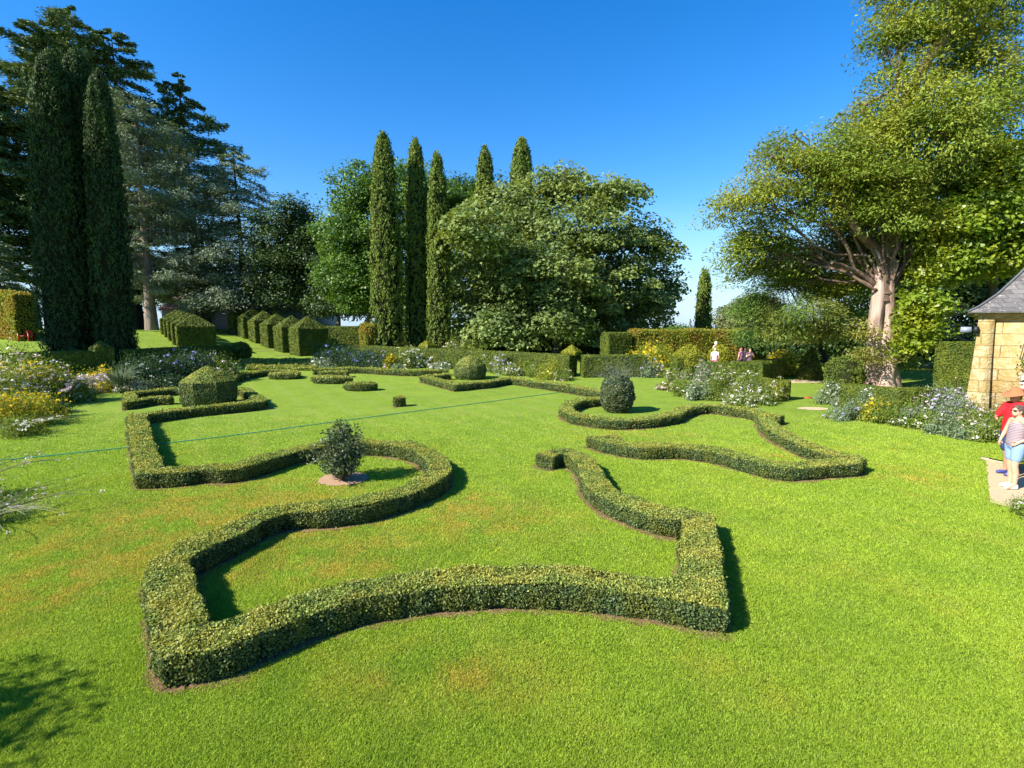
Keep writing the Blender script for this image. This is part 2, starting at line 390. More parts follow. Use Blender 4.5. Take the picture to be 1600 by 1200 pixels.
def hedge(name, label, pxy, w, h, lmin=.027, smooth=True, corners=(), mats=None, top=None, world=False, group=None, cat='hedge', soilw=.075, reg=True, h2=None, rough=.03, crisp=False):
    """clipped hedge along a path; pxy are points of its top centre line"""
    if world: pts = np.array([q[:2] for q in pxy], float)
    else:
        pts = []
        for (a, b) in pxy:
            q = P(a, b, h)
            for _ in range(3): q = P(a, b, h+float(T(q[0], q[1])))
            pts.append(q[:2])
        pts = np.array(pts)
    path = resample(pts, .22 if h < .8 else .5, smooth, corners); m = offsets(path)
    zg = T(path[:, 0], path[:, 1])
    hh = np.full(len(path), h) if h2 is None else np.linspace(h, h2, len(path))
    sec = [(.84, 0.), (1.0, .35), (1., .75), (.97, .95), (.86, 1.), (.4, 1.01), (-.4, 1.01), (-.86, 1.), (-.97, .95), (-1., .75), (-1.0, .35), (-.84, 0.)]
    G = np.zeros((len(path), len(sec), 3))
    wv = 1+(.01 if crisp else .05)*np.sin(np.arange(len(path))*.9)+(.005 if crisp else .03)*rng.normal(size=len(path))
    hv = 1+(.004 if crisp else .018)*np.sin(np.arange(len(path))*.6+1)
    for j, (a, b) in enumerate(sec):
        G[:, j, :2] = path+m*(a*w/2*wv)[:, None]; G[:, j, 2] = zg+b*hh*hv
    a, b = G.shape[:2]; V = G.reshape(-1, 3); idx = np.arange(a*b).reshape(a, b)
    Fq = np.stack([idx[:-1, :-1], idx[:-1, 1:], idx[1:, 1:], idx[1:, :-1]], -1).reshape(-1, 4).tolist()
    Fq.append(idx[0, ::-1].tolist()); Fq.append(idx[-1].tolist())
    # bring the tangent order round so that face normals look outwards
    org = np.array([path[len(path)//2][0], path[len(path)//2][1], float(zg[len(path)//2])])
    o = clipped(V, Fq, lmin, mats or M_BOX, name, origin=org, topmat=top, rough=rough, crisp=crisp)
    tag(o, label, cat, group)
    if reg:
        HEDGEPATHS.append((path, w/2+soilw))
        e = w/2+soilw; mb = MB(); pth = path.copy()
        pth[0] -= unit(path[1]-path[0])*soilw; pth[-1] += unit(path[-1]-path[-2])*soilw
        e1 = e+.035*rng.normal(size=len(pth)); e2 = e+.035*rng.normal(size=len(pth))
        Gs = np.stack([np.column_stack([pth-m*e1[:, None], T(pth[:, 0], pth[:, 1])+.008]), np.column_stack([pth+m*e2[:, None], T(pth[:, 0], pth[:, 1])+.008])], 1)
        mb.grid(Gs, 0); tag(mb.build('soil_strip', M_SOIL), kind='structure')
    return o
# ---------------------------------------------------------------- ground
def ground():
    xs = np.concatenate([[-3000, -900, -300, -160], np.arange(-100, 101, 2.), [160, 300, 900, 3000]])
    ys = np.concatenate([[-400, -100, -30], np.arange(-10, 130, 2.), [160, 220, 300, 600, 1500, 5000]])
    X, Y = np.meshgrid(xs, ys, indexing='ij'); Z = T(X, Y)
    G = np.stack([X, Y, Z], -1)
    mb = MB(); mb.grid(G[:, ::-1], 0)
    tag(mb.build('lawn_ground', M_LAWN, smooth=True), kind='structure')
ground()

# ---------------------------------------------------------------- low box hedges of the parterre
hA = [(268, 620), (236, 621), (204, 626), (203, 614), (237, 610), (270, 607), (352, 606), (384, 608), (409, 626), (375, 630), (300, 637), (214, 648), (219, 675), (225, 700), (235, 735), (280, 733), (325, 728), (362, 728), (400, 719), (450, 704), (487, 697), (530, 690), (585, 690), (625, 693), (662, 703), (686, 722), (684, 738), (662, 752), (625, 767), (575, 780), (525, 788), (450, 793), (400, 807), (350, 832), (300, 852), (268, 872), (266, 900), (272, 935), (280, 980), (288, 1001), (352, 988), (417, 964), (499, 935), (600, 912), (700, 901), (800, 896), (894, 898), (987, 909), (1088, 924), (1098, 926), (1095, 862), (1091, 806), (1080, 803), (1040, 801), (995, 787), (950, 769), (929, 748), (920, 728), (905, 712), (880, 703), (850, 711)]
cA = [2, 3, 7, 8, 11, 14, 35, 39, 49, 48, 51]
# split where two lines meet at the round bush so that every hedge is a thing of its own
hA1 = hA[:8]; hA2 = hA[8:]
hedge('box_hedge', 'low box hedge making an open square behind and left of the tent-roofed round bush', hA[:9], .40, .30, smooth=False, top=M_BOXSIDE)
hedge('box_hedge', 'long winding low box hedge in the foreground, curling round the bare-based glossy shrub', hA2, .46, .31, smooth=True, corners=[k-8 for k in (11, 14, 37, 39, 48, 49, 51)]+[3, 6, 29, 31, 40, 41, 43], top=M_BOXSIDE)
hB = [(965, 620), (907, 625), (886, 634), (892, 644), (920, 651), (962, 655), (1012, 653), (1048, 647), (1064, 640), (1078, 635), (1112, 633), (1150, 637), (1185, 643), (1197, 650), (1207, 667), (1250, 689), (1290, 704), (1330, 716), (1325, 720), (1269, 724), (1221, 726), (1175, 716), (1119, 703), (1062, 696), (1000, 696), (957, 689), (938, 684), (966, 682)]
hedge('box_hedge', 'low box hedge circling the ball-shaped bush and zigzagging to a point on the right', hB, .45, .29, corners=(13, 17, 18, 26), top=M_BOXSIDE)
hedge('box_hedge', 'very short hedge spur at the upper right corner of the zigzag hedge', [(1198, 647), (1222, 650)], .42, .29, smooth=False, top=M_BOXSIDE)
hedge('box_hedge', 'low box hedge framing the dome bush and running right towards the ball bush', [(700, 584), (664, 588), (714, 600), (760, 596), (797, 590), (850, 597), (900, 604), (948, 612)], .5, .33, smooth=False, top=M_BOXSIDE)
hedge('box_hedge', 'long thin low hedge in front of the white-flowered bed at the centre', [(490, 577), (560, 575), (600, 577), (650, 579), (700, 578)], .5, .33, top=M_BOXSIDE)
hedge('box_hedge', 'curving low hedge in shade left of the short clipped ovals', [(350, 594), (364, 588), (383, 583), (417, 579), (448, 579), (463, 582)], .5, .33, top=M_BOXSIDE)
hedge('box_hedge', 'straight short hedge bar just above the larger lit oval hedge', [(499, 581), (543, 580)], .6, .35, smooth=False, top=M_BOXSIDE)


hedge('box_hedge', 'tiny clipped hedge stump alone on the open lawn', [(616, 621), (632, 620)], .34, .36, smooth=False, top=M_BOXSIDE)

for k, (yy, lb) in enumerate(((562, 'far strip'), (567, 'middle strip'), (572, 'near strip'))):
    hedge('box_hedge', 'mottled low clipped planting, %s of three across the garden entrance' % lb, [(372+k*8, yy), (430, yy), (492, yy+1)], .8, .25, mats=M_BOX, reg=False, rough=.09)

# ---------------------------------------------------------------- tall yew hedges
def yew(label, pts, w, h, h2=None, mats=None, name='yew_hedge', lmin=.05, cat='hedge', **k):
    k.setdefault('crisp', name == 'yew_hedge'); return hedge(name, label, pts, w, h, lmin, False, mats=mats or M_YEW, world=True, reg=False, h2=h2, cat=cat, **k)
A0, A1, A2 = (-30.2, 29.6), (-26, 33.4), (-23, 41.3)
yew('dark clipped yew hedge along the far left border, in front of the tall cypresses', [(-36, 24.5), A0, A1], 1.0, 1.33)
yew('dark clipped yew hedge behind the blue-flowered shrubs, ending at the garden entrance', [(-25.6, 33.9), A2], 1.0, 1.30)
B0, B1 = (-17, 45), (3.7, 30.9)
yew('long clipped yew hedge behind the central flower border', [B0, B1], 1.0, 1.3)
yew('clipped yew hedge right of the central border, partly behind the water spray', [(4.2, 30.6), (8.0, 30.9)], 1.0, 1.3)
yew('short yew hedge block with a sunlit left end behind the lilac flowers', [(9.5, 30.), (11.1, 30.2)], .9, 1.25)
yew('clipped yew hedge with golden top above the pink and white border', [(10.6, 28.6), (13.4, 28.2)], 1.0, 1.05)
yew('dark clipped yew hedge running back from the pink and white border', [(13.2, 27.9), (15.6, 30.0)], 1.0, 1.12)
yew('lower curved yew hedge stepping down behind the pink and white border', [(11.7, 25.2), (10.95, 22.9), (11.1, 21.8), (11.7, 21.4)], .6, .82)
yew('low yew hedge with yellow top in front of the peeling-bark tree', [P(1316, 640)[:2], P(1400, 650)[:2], (14.9, 17.6)], .6, .95, mats=M_YEW)
yew('large dark square yew block left of the stone building', [(19.5, 22.6), (22.4, 22.4)], 2.2, 2.35)
yew('dark hedge far back between the clipped blocks and the beech pillar', [(-22.5, 58), (-16.5, 58)], 1.2, 2.6)
yew('dark hedge in deep shade under the big spreading tree', [(-14, 56), (-4, 53), (9, 50)], 1.2, 2.0)
yew('tall sunlit beech hedge across the back right', [(9.4, 40.5), (16, 42), (23, 43)], 1.2, 2.55, mats=M_BEECH, name='beech_hedge', rough=.05)
yew('shaded end block of the beech hedge, at its left end', [(7.1, 39.4), (9.0, 40.2)], 1.2, 2.4)
yew('tall golden beech hedge at the far left behind the red bench', [(-49, 46.0), (-41.0, 43.6)], 1.6, 3.9, mats=M_BEECH, name='beech_hedge', rough=.1)

def topiary(label, c, s, h, eave, az, mats=None, name='yew_block', cat='topiary', group=None, lmin=.05, sub=4, parent=None, mid=None):
    """square clipped block with a pyramid roof"""
    x, y, z = c; V = []; Fc = []
    def P3(a, b, zz): return (x+a*math.cos(az)-b*math.sin(az), y+a*math.sin(az)+b*math.cos(az), z+zz)
    s2 = s/2; cor = [(-s2, -s2), (s2, -s2), (s2, s2), (-s2, s2)]
    for i in range(4):
        (a0, b0), (a1, b1) = cor[i], cor[(i+1) % 4]
        for u in range(sub):
            for w in range(sub):
                q = []
                for du, dw in ((0, 0), (1, 0), (1, 1), (0, 1)):
                    t = (u+du)/sub; hh = (w+dw)/sub*eave
                    f = 1-.03*(1-(w+dw)/sub)
                    q.append(P3((a0+(a1-a0)*t)*f, (b0+(b1-b0)*t)*f, hh))
                Fc.append(list(range(len(V), len(V)+4))); V += q
        for u in range(sub):
            t0, t1 = u/sub, (u+1)/sub
            Fc.append([len(V), len(V)+1, len(V)+2])
            V += [P3(a0+(a1-a0)*t0, b0+(b1-b0)*t0, eave), P3(a0+(a1-a0)*t1, b0+(b1-b0)*t1, eave), P3(0, 0, h)]
    o = clipped(np.array(V), Fc, lmin, mats or M_YEW, name, inset=.02, origin=c, crisp=True, rough=.012)
    return tag(o, label, cat, group)
AX = R(41)
a_ = np.array([-math.sin(AX), math.cos(AX)]); b_ = np.array([math.cos(AX), math.sin(AX)])
r0 = np.array([-19.6, 49.5])
names = ['nearest', 'second', 'third', 'fourth', 'fifth', 'sixth', 'seventh']
for k in range(6):
    p = r0+a_*4.8*k
    topiary('pyramid-topped yew block, %s in the right-hand row of blocks' % names[k], onT(*p), 2.8, 3.75, 2.55, AX, group='clipped yew blocks lining the lawn', lmin=.07)
l0 = P(304, 548); l0 = np.array([-29.3, 47.6])
for k in range(5):
    p = l0+np.array([-math.sin(R(39)), math.cos(R(39))])*3.4*k
    topiary('pyramid-topped yew block, %s in the left-hand row of blocks' % names[k], onT(*p), 3.0, 3.2-.12*k, 2.1-.12*k, R(35), group='clipped yew blocks lining the lawn', lmin=.07)
for (px, py, D, s, lb, m) in ((158, 545, 31.4, .95, 'small pyramid finial on the far left yew hedge', M_YEW), (893, 551, 31.2, .95, 'small yellow-green pyramid finial on the corner of the long central hedge', M_YEWG),
                      (667, 541, 38.6, .9, 'small yellow-green pyramid finial above the white hydrangea', M_YEWG)):
    w = W(px, py, D); topiary(lb, (w[0], w[1], w[2]-.12), s, .62, .16, AX+.3, mats=m, name='yew_finial', lmin=.05, sub=2)

def revolve(label, c, prof, name='clipped_bush', mats=None, cat='bush', seg=20, lmin=.035, rough=.03, sx=1., parent=None, noise_=.03, cover=2.6, spread=.8, topmat=None, crisp=False):
    """clipped shape of revolution; prof = [(r,z)...] from the ground up"""
    prof = np.array(prof, float); n = []
    for a, b in zip(prof[:-1], prof[1:]):
        for t in np.linspace(0, 1, 4)[:-1]: n.append(a+(b-a)*t)
    n.append(prof[-1]); n = np.array(n); an = np.linspace(0, 2*np.pi, seg, endpoint=False)
    G = np.stack([np.outer(n[:, 0], np.cos(an))*sx, np.outer(n[:, 0], np.sin(an)), np.outer(n[:, 1], np.ones(seg))], -1)
    G *= 1+noise_*rng.normal(size=G.shape[:2])[..., None]; G += np.array(c)
    V = G.reshape(-1, 3); idx = np.arange(len(n)*seg).reshape(len(n), seg); idx = np.hstack([idx, idx[:, :1]])
    Fq = np.stack([idx[:-1, :-1], idx[:-1, 1:], idx[1:, 1:], idx[1:, :-1]], -1).reshape(-1, 4).tolist()
    o = clipped(V, Fq, lmin, mats or M_YEW, name, origin=c, rough=rough, cover=cover, spread=spread, topmat=topmat, crisp=crisp)
    return tag(o, label, cat)
# finials on the far hedge
w = W(477, 0, 44.5); revolve('small golden ball finial at the left end of the long central hedge', (W(519, 534, 43.8)[0], 43.8, 1.42), [(.3, 0), (.45, .2), (.4, .42), (.02, .6)], name='yew_finial', mats=M_YEWG, cat='topiary')
for (px, py, wx, lb) in ((516, 600, 2.25, 'larger lit oval clipped hedge left of centre on the lawn'), (561, 611, 1.6, 'smaller lit oval clipped hedge below and right of the larger oval'), (441, 593, 1.75, 'dark oval clipped hedge in the shade beside the curving hedge')):
    c = P(px, py); HEDGEPATHS.append((np.array([[c[0]-wx*.3, c[1]], [c[0]+wx*.3, c[1]]]), .5))
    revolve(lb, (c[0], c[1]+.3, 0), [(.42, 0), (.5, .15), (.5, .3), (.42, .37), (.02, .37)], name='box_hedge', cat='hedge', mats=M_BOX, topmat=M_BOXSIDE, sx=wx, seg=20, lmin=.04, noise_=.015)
# tent-roofed round bush (left), dome, ball
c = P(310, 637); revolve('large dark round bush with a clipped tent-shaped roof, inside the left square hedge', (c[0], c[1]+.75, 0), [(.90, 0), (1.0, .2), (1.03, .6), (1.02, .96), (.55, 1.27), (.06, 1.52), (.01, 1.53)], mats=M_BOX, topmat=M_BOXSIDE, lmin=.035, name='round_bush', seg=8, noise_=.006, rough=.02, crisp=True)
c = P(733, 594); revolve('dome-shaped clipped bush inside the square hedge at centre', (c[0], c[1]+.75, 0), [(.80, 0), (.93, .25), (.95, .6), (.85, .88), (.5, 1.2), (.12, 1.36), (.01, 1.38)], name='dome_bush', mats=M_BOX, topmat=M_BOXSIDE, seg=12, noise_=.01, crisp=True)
c = P(969, 648); revolve('blue-green ball-shaped bush standing inside the circular hedge', (c[0], c[1]+.55, 0), [(.36, 0.02), (.52, .2), (.60, .5), (.60, .85), (.52, 1.1), (.3, 1.27), (.02, 1.33)], name='ball_bush', mats=M_CAM, seg=16)
c = P(1270, 594); revolve('small cone-shaped conifer on the lawn left of the peeling-bark tree', (c[0], c[1]+.3, 0), [(.62, 0.0), (.66, .3), (.45, 1.0), (.2, 1.55), (.02, 1.85)], name='cone_conifer', cat='topiary')
c = W(1107, 567, 27.4); revolve('golden cone-topped clipped dome above the pink and white border', (c[0], 30.4, .4), [(.8, 0), (.98, .4), (.95, .95), (.5, 1.3), (.02, 1.6)], name='golden_dome', mats=M_YEWG, cat='topiary')
revolve('second golden clipped dome, beside the seated group of visitors', (13.6, 33.5, .3), [(.5, 0), (.72, .5), (.68, 1.05), (.35, 1.35), (.02, 1.55)], name='golden_dome', mats=M_YEWG, cat='topiary')
c = onT(-9.9, 41.8)
revolve('narrow golden beech pillar beside the first tall cypress', onT(-11.6, 41.8), [(.72, 0), (.75, 1.), (.75, 2.6), (.68, 2.95), (.02, 3.0)], name='beech_pillar', mats=M_BEECH, cat='topiary', rough=.08)
revolve('dark clipped ball at the garden entrance, end of the left yew hedge', onT(-22.6, 42.6), [(.5, 0), (.8, .4), (.85, .9), (.5, 1.35), (.02, 1.5)], name='yew_ball', cat='topiary')
revolve('loose round evergreen bush left of the peeling-bark trunk', (16.0, 24.6, 0), [(.5, 0), (.78, .4), (.76, 1.0), (.5, 1.45), (.02, 1.65)], name='round_bush', mats=M_YEW, rough=.12, lmin=.06)

# shrub with bare soil in the front circle
def camellia():
    c = P(536, 752); e = empty('camellia_shrub', c, 'dark glossy pointed shrub on a patch of bare soil inside the front hedge circle', 'shrub')
    mb = MB(); tips = []
    for k in range(34):
        a = rng.random()*6.28; hh = rng.uniform(.35, 1.05) if k > 5 else rng.uniform(1.0, 1.36); r = (.72-.42*hh)*rng.uniform(.6, 1.1)
        if k <= 5: r *= .45
        p = np.array([[0, 0, 0], [math.cos(a)*r*.4, math.sin(a)*r*.4, hh*.4], [math.cos(a)*r, math.sin(a)*r, hh]])+c
        mb.tube(p, [.018, .012, .005], 0, 5); tips.append(p)
    mb.build('stems', M_BARK, e)
    pts = []; dr = []
    for p in tips:
        for k in range(int(26)):
            t = rng.uniform(.12, 1.02); q = (p[1]*(1-t)+p[2]*t) if t > .5 else (p[0]*(1-2*t)+p[1]*2*t)
            a = rng.random()*6.28; o = np.array([math.cos(a), math.sin(a), .7])*rng.uniform(.04, .24)*(1.15-.55*q[2]/1.2)
            base = q+o
            for j in range(7): pts.append(base+rng.normal(size=3)*.035); dr.append(o+rng.normal(size=3)*.05)
    pts, dr = np.array(pts), np.array(dr)
    pts[:, 2] = np.maximum(pts[:, 2], .05)
    mb = MB(); mb.leaves(pts, unit(unit(dr)+.9*rng.normal(size=pts.shape)), .062*rng.uniform(.7, 1.3, len(pts)), .45); mb.build('foliage', M_CAM, e)
    # bare soil disc
    an = np.linspace(0, 2*np.pi, 30, endpoint=False); rr = .48*(1+.08*rng.normal(size=30))
    V = np.column_stack([c[0]-.02+rr*np.cos(an)*1.05, c[1]+.12+rr*np.sin(an), np.full(30, .012)])
    mb = MB(); mb.polys(V, [list(range(30))]); tag(mb.build('soil_patch', M_EARTH), kind='structure')
    return c
CAMC = camellia()
# red-brown drain patch, sandy areas
def sheet(name, pts, m, z=.01):
    V = np.array([[p[0], p[1], float(T(p[0], p[1]))+z] for p in pts]); mb = MB(); mb.polys(V, [list(range(len(V)))]); return tag(mb.build(name, m), kind='structure')
def blobpts(cx, cy, rx, ry, n=22):
    return [(cx+rx*math.cos(t)*random.uniform(.8, 1.15), cy+ry*math.sin(t)*random.uniform(.8, 1.15)) for t in np.linspace(0, 2*math.pi, n, endpoint=False)]
q = P(1240, 596); sheet('sand_path', blobpts(q[0], q[1], 1.6, .9), M_SAND)
q = P(1272, 639); sheet('bare_earth', blobpts(q[0], q[1], .6, .35), M_SAND)
q = P(1263, 622); mb = MB(); mb.box((q[0], q[1], .02), (.36, .26, .03), 0, .3); tag(mb.build('drain_cover', plain('rust', (.36, .09, .04), .8)), 'small rust-red square cover lying flush in the lawn near the right border', 'cover')
for k, (ax, ay, bx, by) in enumerate(((430, 556, 497, 553), (400, 549, 470, 548), (385, 545, 440, 544))):
    a, b = P(ax, ay), P(bx, by); sheet('earth_path', [(a[0], a[1]-.35), (b[0], b[1]-.35), (b[0], b[1]+.35), (a[0], a[1]+.35)], M_SOIL)

# path with a stone edge under the two visitors
pa = [P(1541, 722), P(1547, 786), P(1600, 800), P(1740, 850), P(1720, 735)]
PATHPOLY = np.array([p[:2] for p in pa])
rp = resample(np.array([p[:2] for p in pa+[pa[0]]]), .08)[:-1]; sheet('gravel_path', rp+rng.normal(size=rp.shape)*.012, M_SAND, .012)
mb = MB()
a, b = P(1541, 720), P(1600, 732)
for k in range(5):
    t = (k+.5)/5; mb.box((a[0]+(b[0]-a[0])*t, a[1]+(b[1]-a[1])*t, .03), (.30, .12, .07), 0, math.atan2(b[1]-a[1], b[0]-a[0])+random.uniform(-.06, .06))
tag(mb.build('stone_edging', plain('edge_stone', (.40, .31, .19), .9)), 'row of pale edging stones at the back end of the gravel path', 'edging')

# hose
hp = [P(-200, 741), P(0, 721), P(200, 701), P(400, 677), P(600, 650), P(760, 629), P(872, 614), P(880, 612)]
hp = resample(np.array(hp), .3, True); hp[:, 2] = .022; hp[:, 1] += .02*np.sin(np.arange(len(hp))*.35)
mb = MB(); mb.tube(hp, .0125, 0, 6, 0); tag(mb.build('garden_hose', plain('hose_green', (.015, .26, .15), .4, .5, .1)), 'thin turquoise garden hose lying across the lawn', 'hose')

# ---------------------------------------------------------------- grass blades
def seg_dist(Q, path):
    d = np.full(len(Q), 9.)
    for a, b in zip(path[:-1], path[1:]):
        m = (np.abs(Q[:, 0]-a[0]) < 1.2) & (np.abs(Q[:, 1]-a[1]) < 1.2)
        if not m.any(): continue
        q = Q[m]; ab = b-a; t = np.clip(((q-a)@ab)/max(ab@ab, 1e-9), 0, 1)
        d[m] = np.minimum(d[m], np.linalg.norm(q-a-t[:, None]*ab, axis=1))
    return d
def grass(n=2100000):
    D = 2.6*np.exp(rng.random(n)*math.log(18/2.6)); D = D[rng.random(n) < np.clip((18.5-D)/8, 0, 1)]; n = len(D); X = (rng.random(n)*2-1)*(D*1.12+.6)
    Q = np.column_stack([X, D]); keep = np.ones(n, bool)
    for path, w in HEDGEPATHS: keep &= ~(seg_dist(Q, path) < w-.02-.05*rng.random(n))
    keep &= ~(((Q[:, 0]-CAMC[0]+.02)/1.05)**2+(Q[:, 1]-CAMC[1]-.12)**2 < .235)
    inside = np.ones(n, bool)
    c = PATHPOLY
    s = 0
    for i in range(len(c)):
        a, b = c[i], c[(i+1) % len(c)]; cr = (b[0]-a[0])*(Q[:, 1]-a[1])-(b[1]-a[1])*(Q[:, 0]-a[0]); inside &= cr > 0
    ins2 = np.ones(n, bool)
    for i in range(len(c)):
        a, b = c[i], c[(i+1) % len(c)]; cr = (b[0]-a[0])*(Q[:, 1]-a[1])-(b[1]-a[1])*(Q[:, 0]-a[0]); ins2 &= cr < 0
    keep &= ~(inside | ins2)
    Q = Q[keep]; n = len(Q); D = Q[:, 1]; dd = np.hypot(D, H)
    nzv = .5+.5*wob(np.column_stack([Q, np.zeros(n)]), 5.)
    hh = (.012+.012*rng.random(n)+.006*nzv)*(1+.01*np.maximum(D-5, 0)); w = np.maximum(.0024, dd*.00075)
    a = rng.random(n)*6.28; lean = rng.normal(size=(n, 2))*.45
    B = np.column_stack([Q, np.zeros(n)]); u = np.column_stack([np.cos(a), np.sin(a), np.zeros(n)])*w[:, None]
    tip = B+np.column_stack([lean*hh[:, None], hh]); mid = B+np.column_stack([lean*hh[:, None]*.35, hh*.6])
    V = np.stack([B-u*.5, B+u*.5, mid+u*.4, tip, mid-u*.4], 1)
    mb = MB(); mb.fan(V); tag(mb.build('lawn_grass', M_BLADE), 'short mown lawn grass', 'grass', kind='stuff')
grass()
# ---------------------------------------------------------------- trees
def cypress(label, px, pybase, pytop, D, wpx, lean=0, group=None, m=None, name='cypress', dens=1., sx=1.):
    b = W(px, pybase, D); zt = W(px, pytop, D)[2]; z0 = float(T(b[0], D)); h = zt-z0; r = wpx/F*D/2*math.cos(math.atan((px-800)/F))
    e = empty(name, (b[0], D, z0), label, 'cypress', group)
    c = np.array([b[0], D, z0]); mb = MB()
    mb.tube([c, c+[0, 0, h*.4], c+[lean*.9, 0, h*.93]], [r*.16, r*.12, .03], 0, 8, .05); mb.build('trunk', M_BARKC, e)
    t = np.array([0, .03, .1, .3, .55, .75, .88, .96, 1.]); pr = np.array([.8, .93, 1., 1., .9, .76, .62, .42, .08])
    n = int(2*math.pi*r*h*dens*(17/ max(.2, (D*.006))**1)/3.2)
    zz = rng.random(n)**.95; a = rng.random(n)*6.28
    # vertical flame-like ridges
    ridge = np.sin(a*5+zz*7+2*np.sin(zz*9+a*2))*.5+np.sin(a*11-zz*19)*.3+.25*rng.normal(size=n)
    rr = r*np.interp(zz, t, pr)*(1+.17*ridge)*(.93+.1*rng.random(n))
    base = np.column_stack([rr*np.cos(a)+lean*zz, rr*np.sin(a), zz*h])+c
    K = 7; Ls = max(.16, D*.0052)
    up = np.column_stack([np.cos(a)*.35, np.sin(a)*.35, np.ones(n)])
    Pq = np.repeat(base, K, 0)+rng.normal(size=(n*K, 3))*np.array([.5, .5, 1.1])*Ls*.55
    od = np.column_stack([np.cos(a), np.sin(a), .25*np.ones(n)]); od = np.repeat(od, K, 0)
    mb = MB(); mb.leaves(Pq, unit(od+.65*rng.normal(size=od.shape)), Ls*rng.uniform(.7, 1.4, len(Pq)), .38, tdir=np.repeat(up, K, 0)+.35*rng.normal(size=od.shape), r=np.clip(np.repeat(rng.random(n), K)*.6+.4*rng.random(n*K), 0, 1))
    an = np.linspace(0, 2*np.pi, 14, endpoint=False); tz = np.linspace(0.02, .97, 12); rr = r*np.interp(tz, t, pr)*.86
    G = np.stack([np.outer(rr, np.cos(an))+(lean*tz)[:, None], np.outer(rr, np.sin(an)), np.outer(tz*h, np.ones(14))], -1)+c
    mb.grid(G, 1, True); mb.build('crown', [m or M_CYP, M_CORE], e); return e
g = 'tall narrow cypresses'
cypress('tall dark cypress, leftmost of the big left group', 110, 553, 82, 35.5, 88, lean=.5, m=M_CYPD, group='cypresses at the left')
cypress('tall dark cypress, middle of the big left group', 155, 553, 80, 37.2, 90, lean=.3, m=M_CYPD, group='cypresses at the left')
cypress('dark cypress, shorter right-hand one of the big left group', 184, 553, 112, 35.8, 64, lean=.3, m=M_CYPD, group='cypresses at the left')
cypress('tall sunlit cypress, leftmost of the central row', 607, 545, 209, 42.5, 46, m=M_CYP, group=g)
cypress('tall shaded cypress, second from left in the central row', 655, 540, 219, 44.5, 36, m=M_CYP, group=g)
cypress('sunlit cypress, third from left, with branches of the spreading tree against it', 687, 545, 240, 42, 34, m=M_CYP, group=g)
cypress('cypress tip rising behind the crown of the spreading tree, left one', 759, 540, 231, 50, 36, m=M_CYP, group=g)
cypress('cypress tip rising behind the crown of the spreading tree, right one', 814, 540, 218, 52, 46, m=M_CYP, group=g)
cypress('lone dark pointed cypress behind the beech hedge at right', 1097, 530, 423, 58, 24, m=M_CYP, group=g)

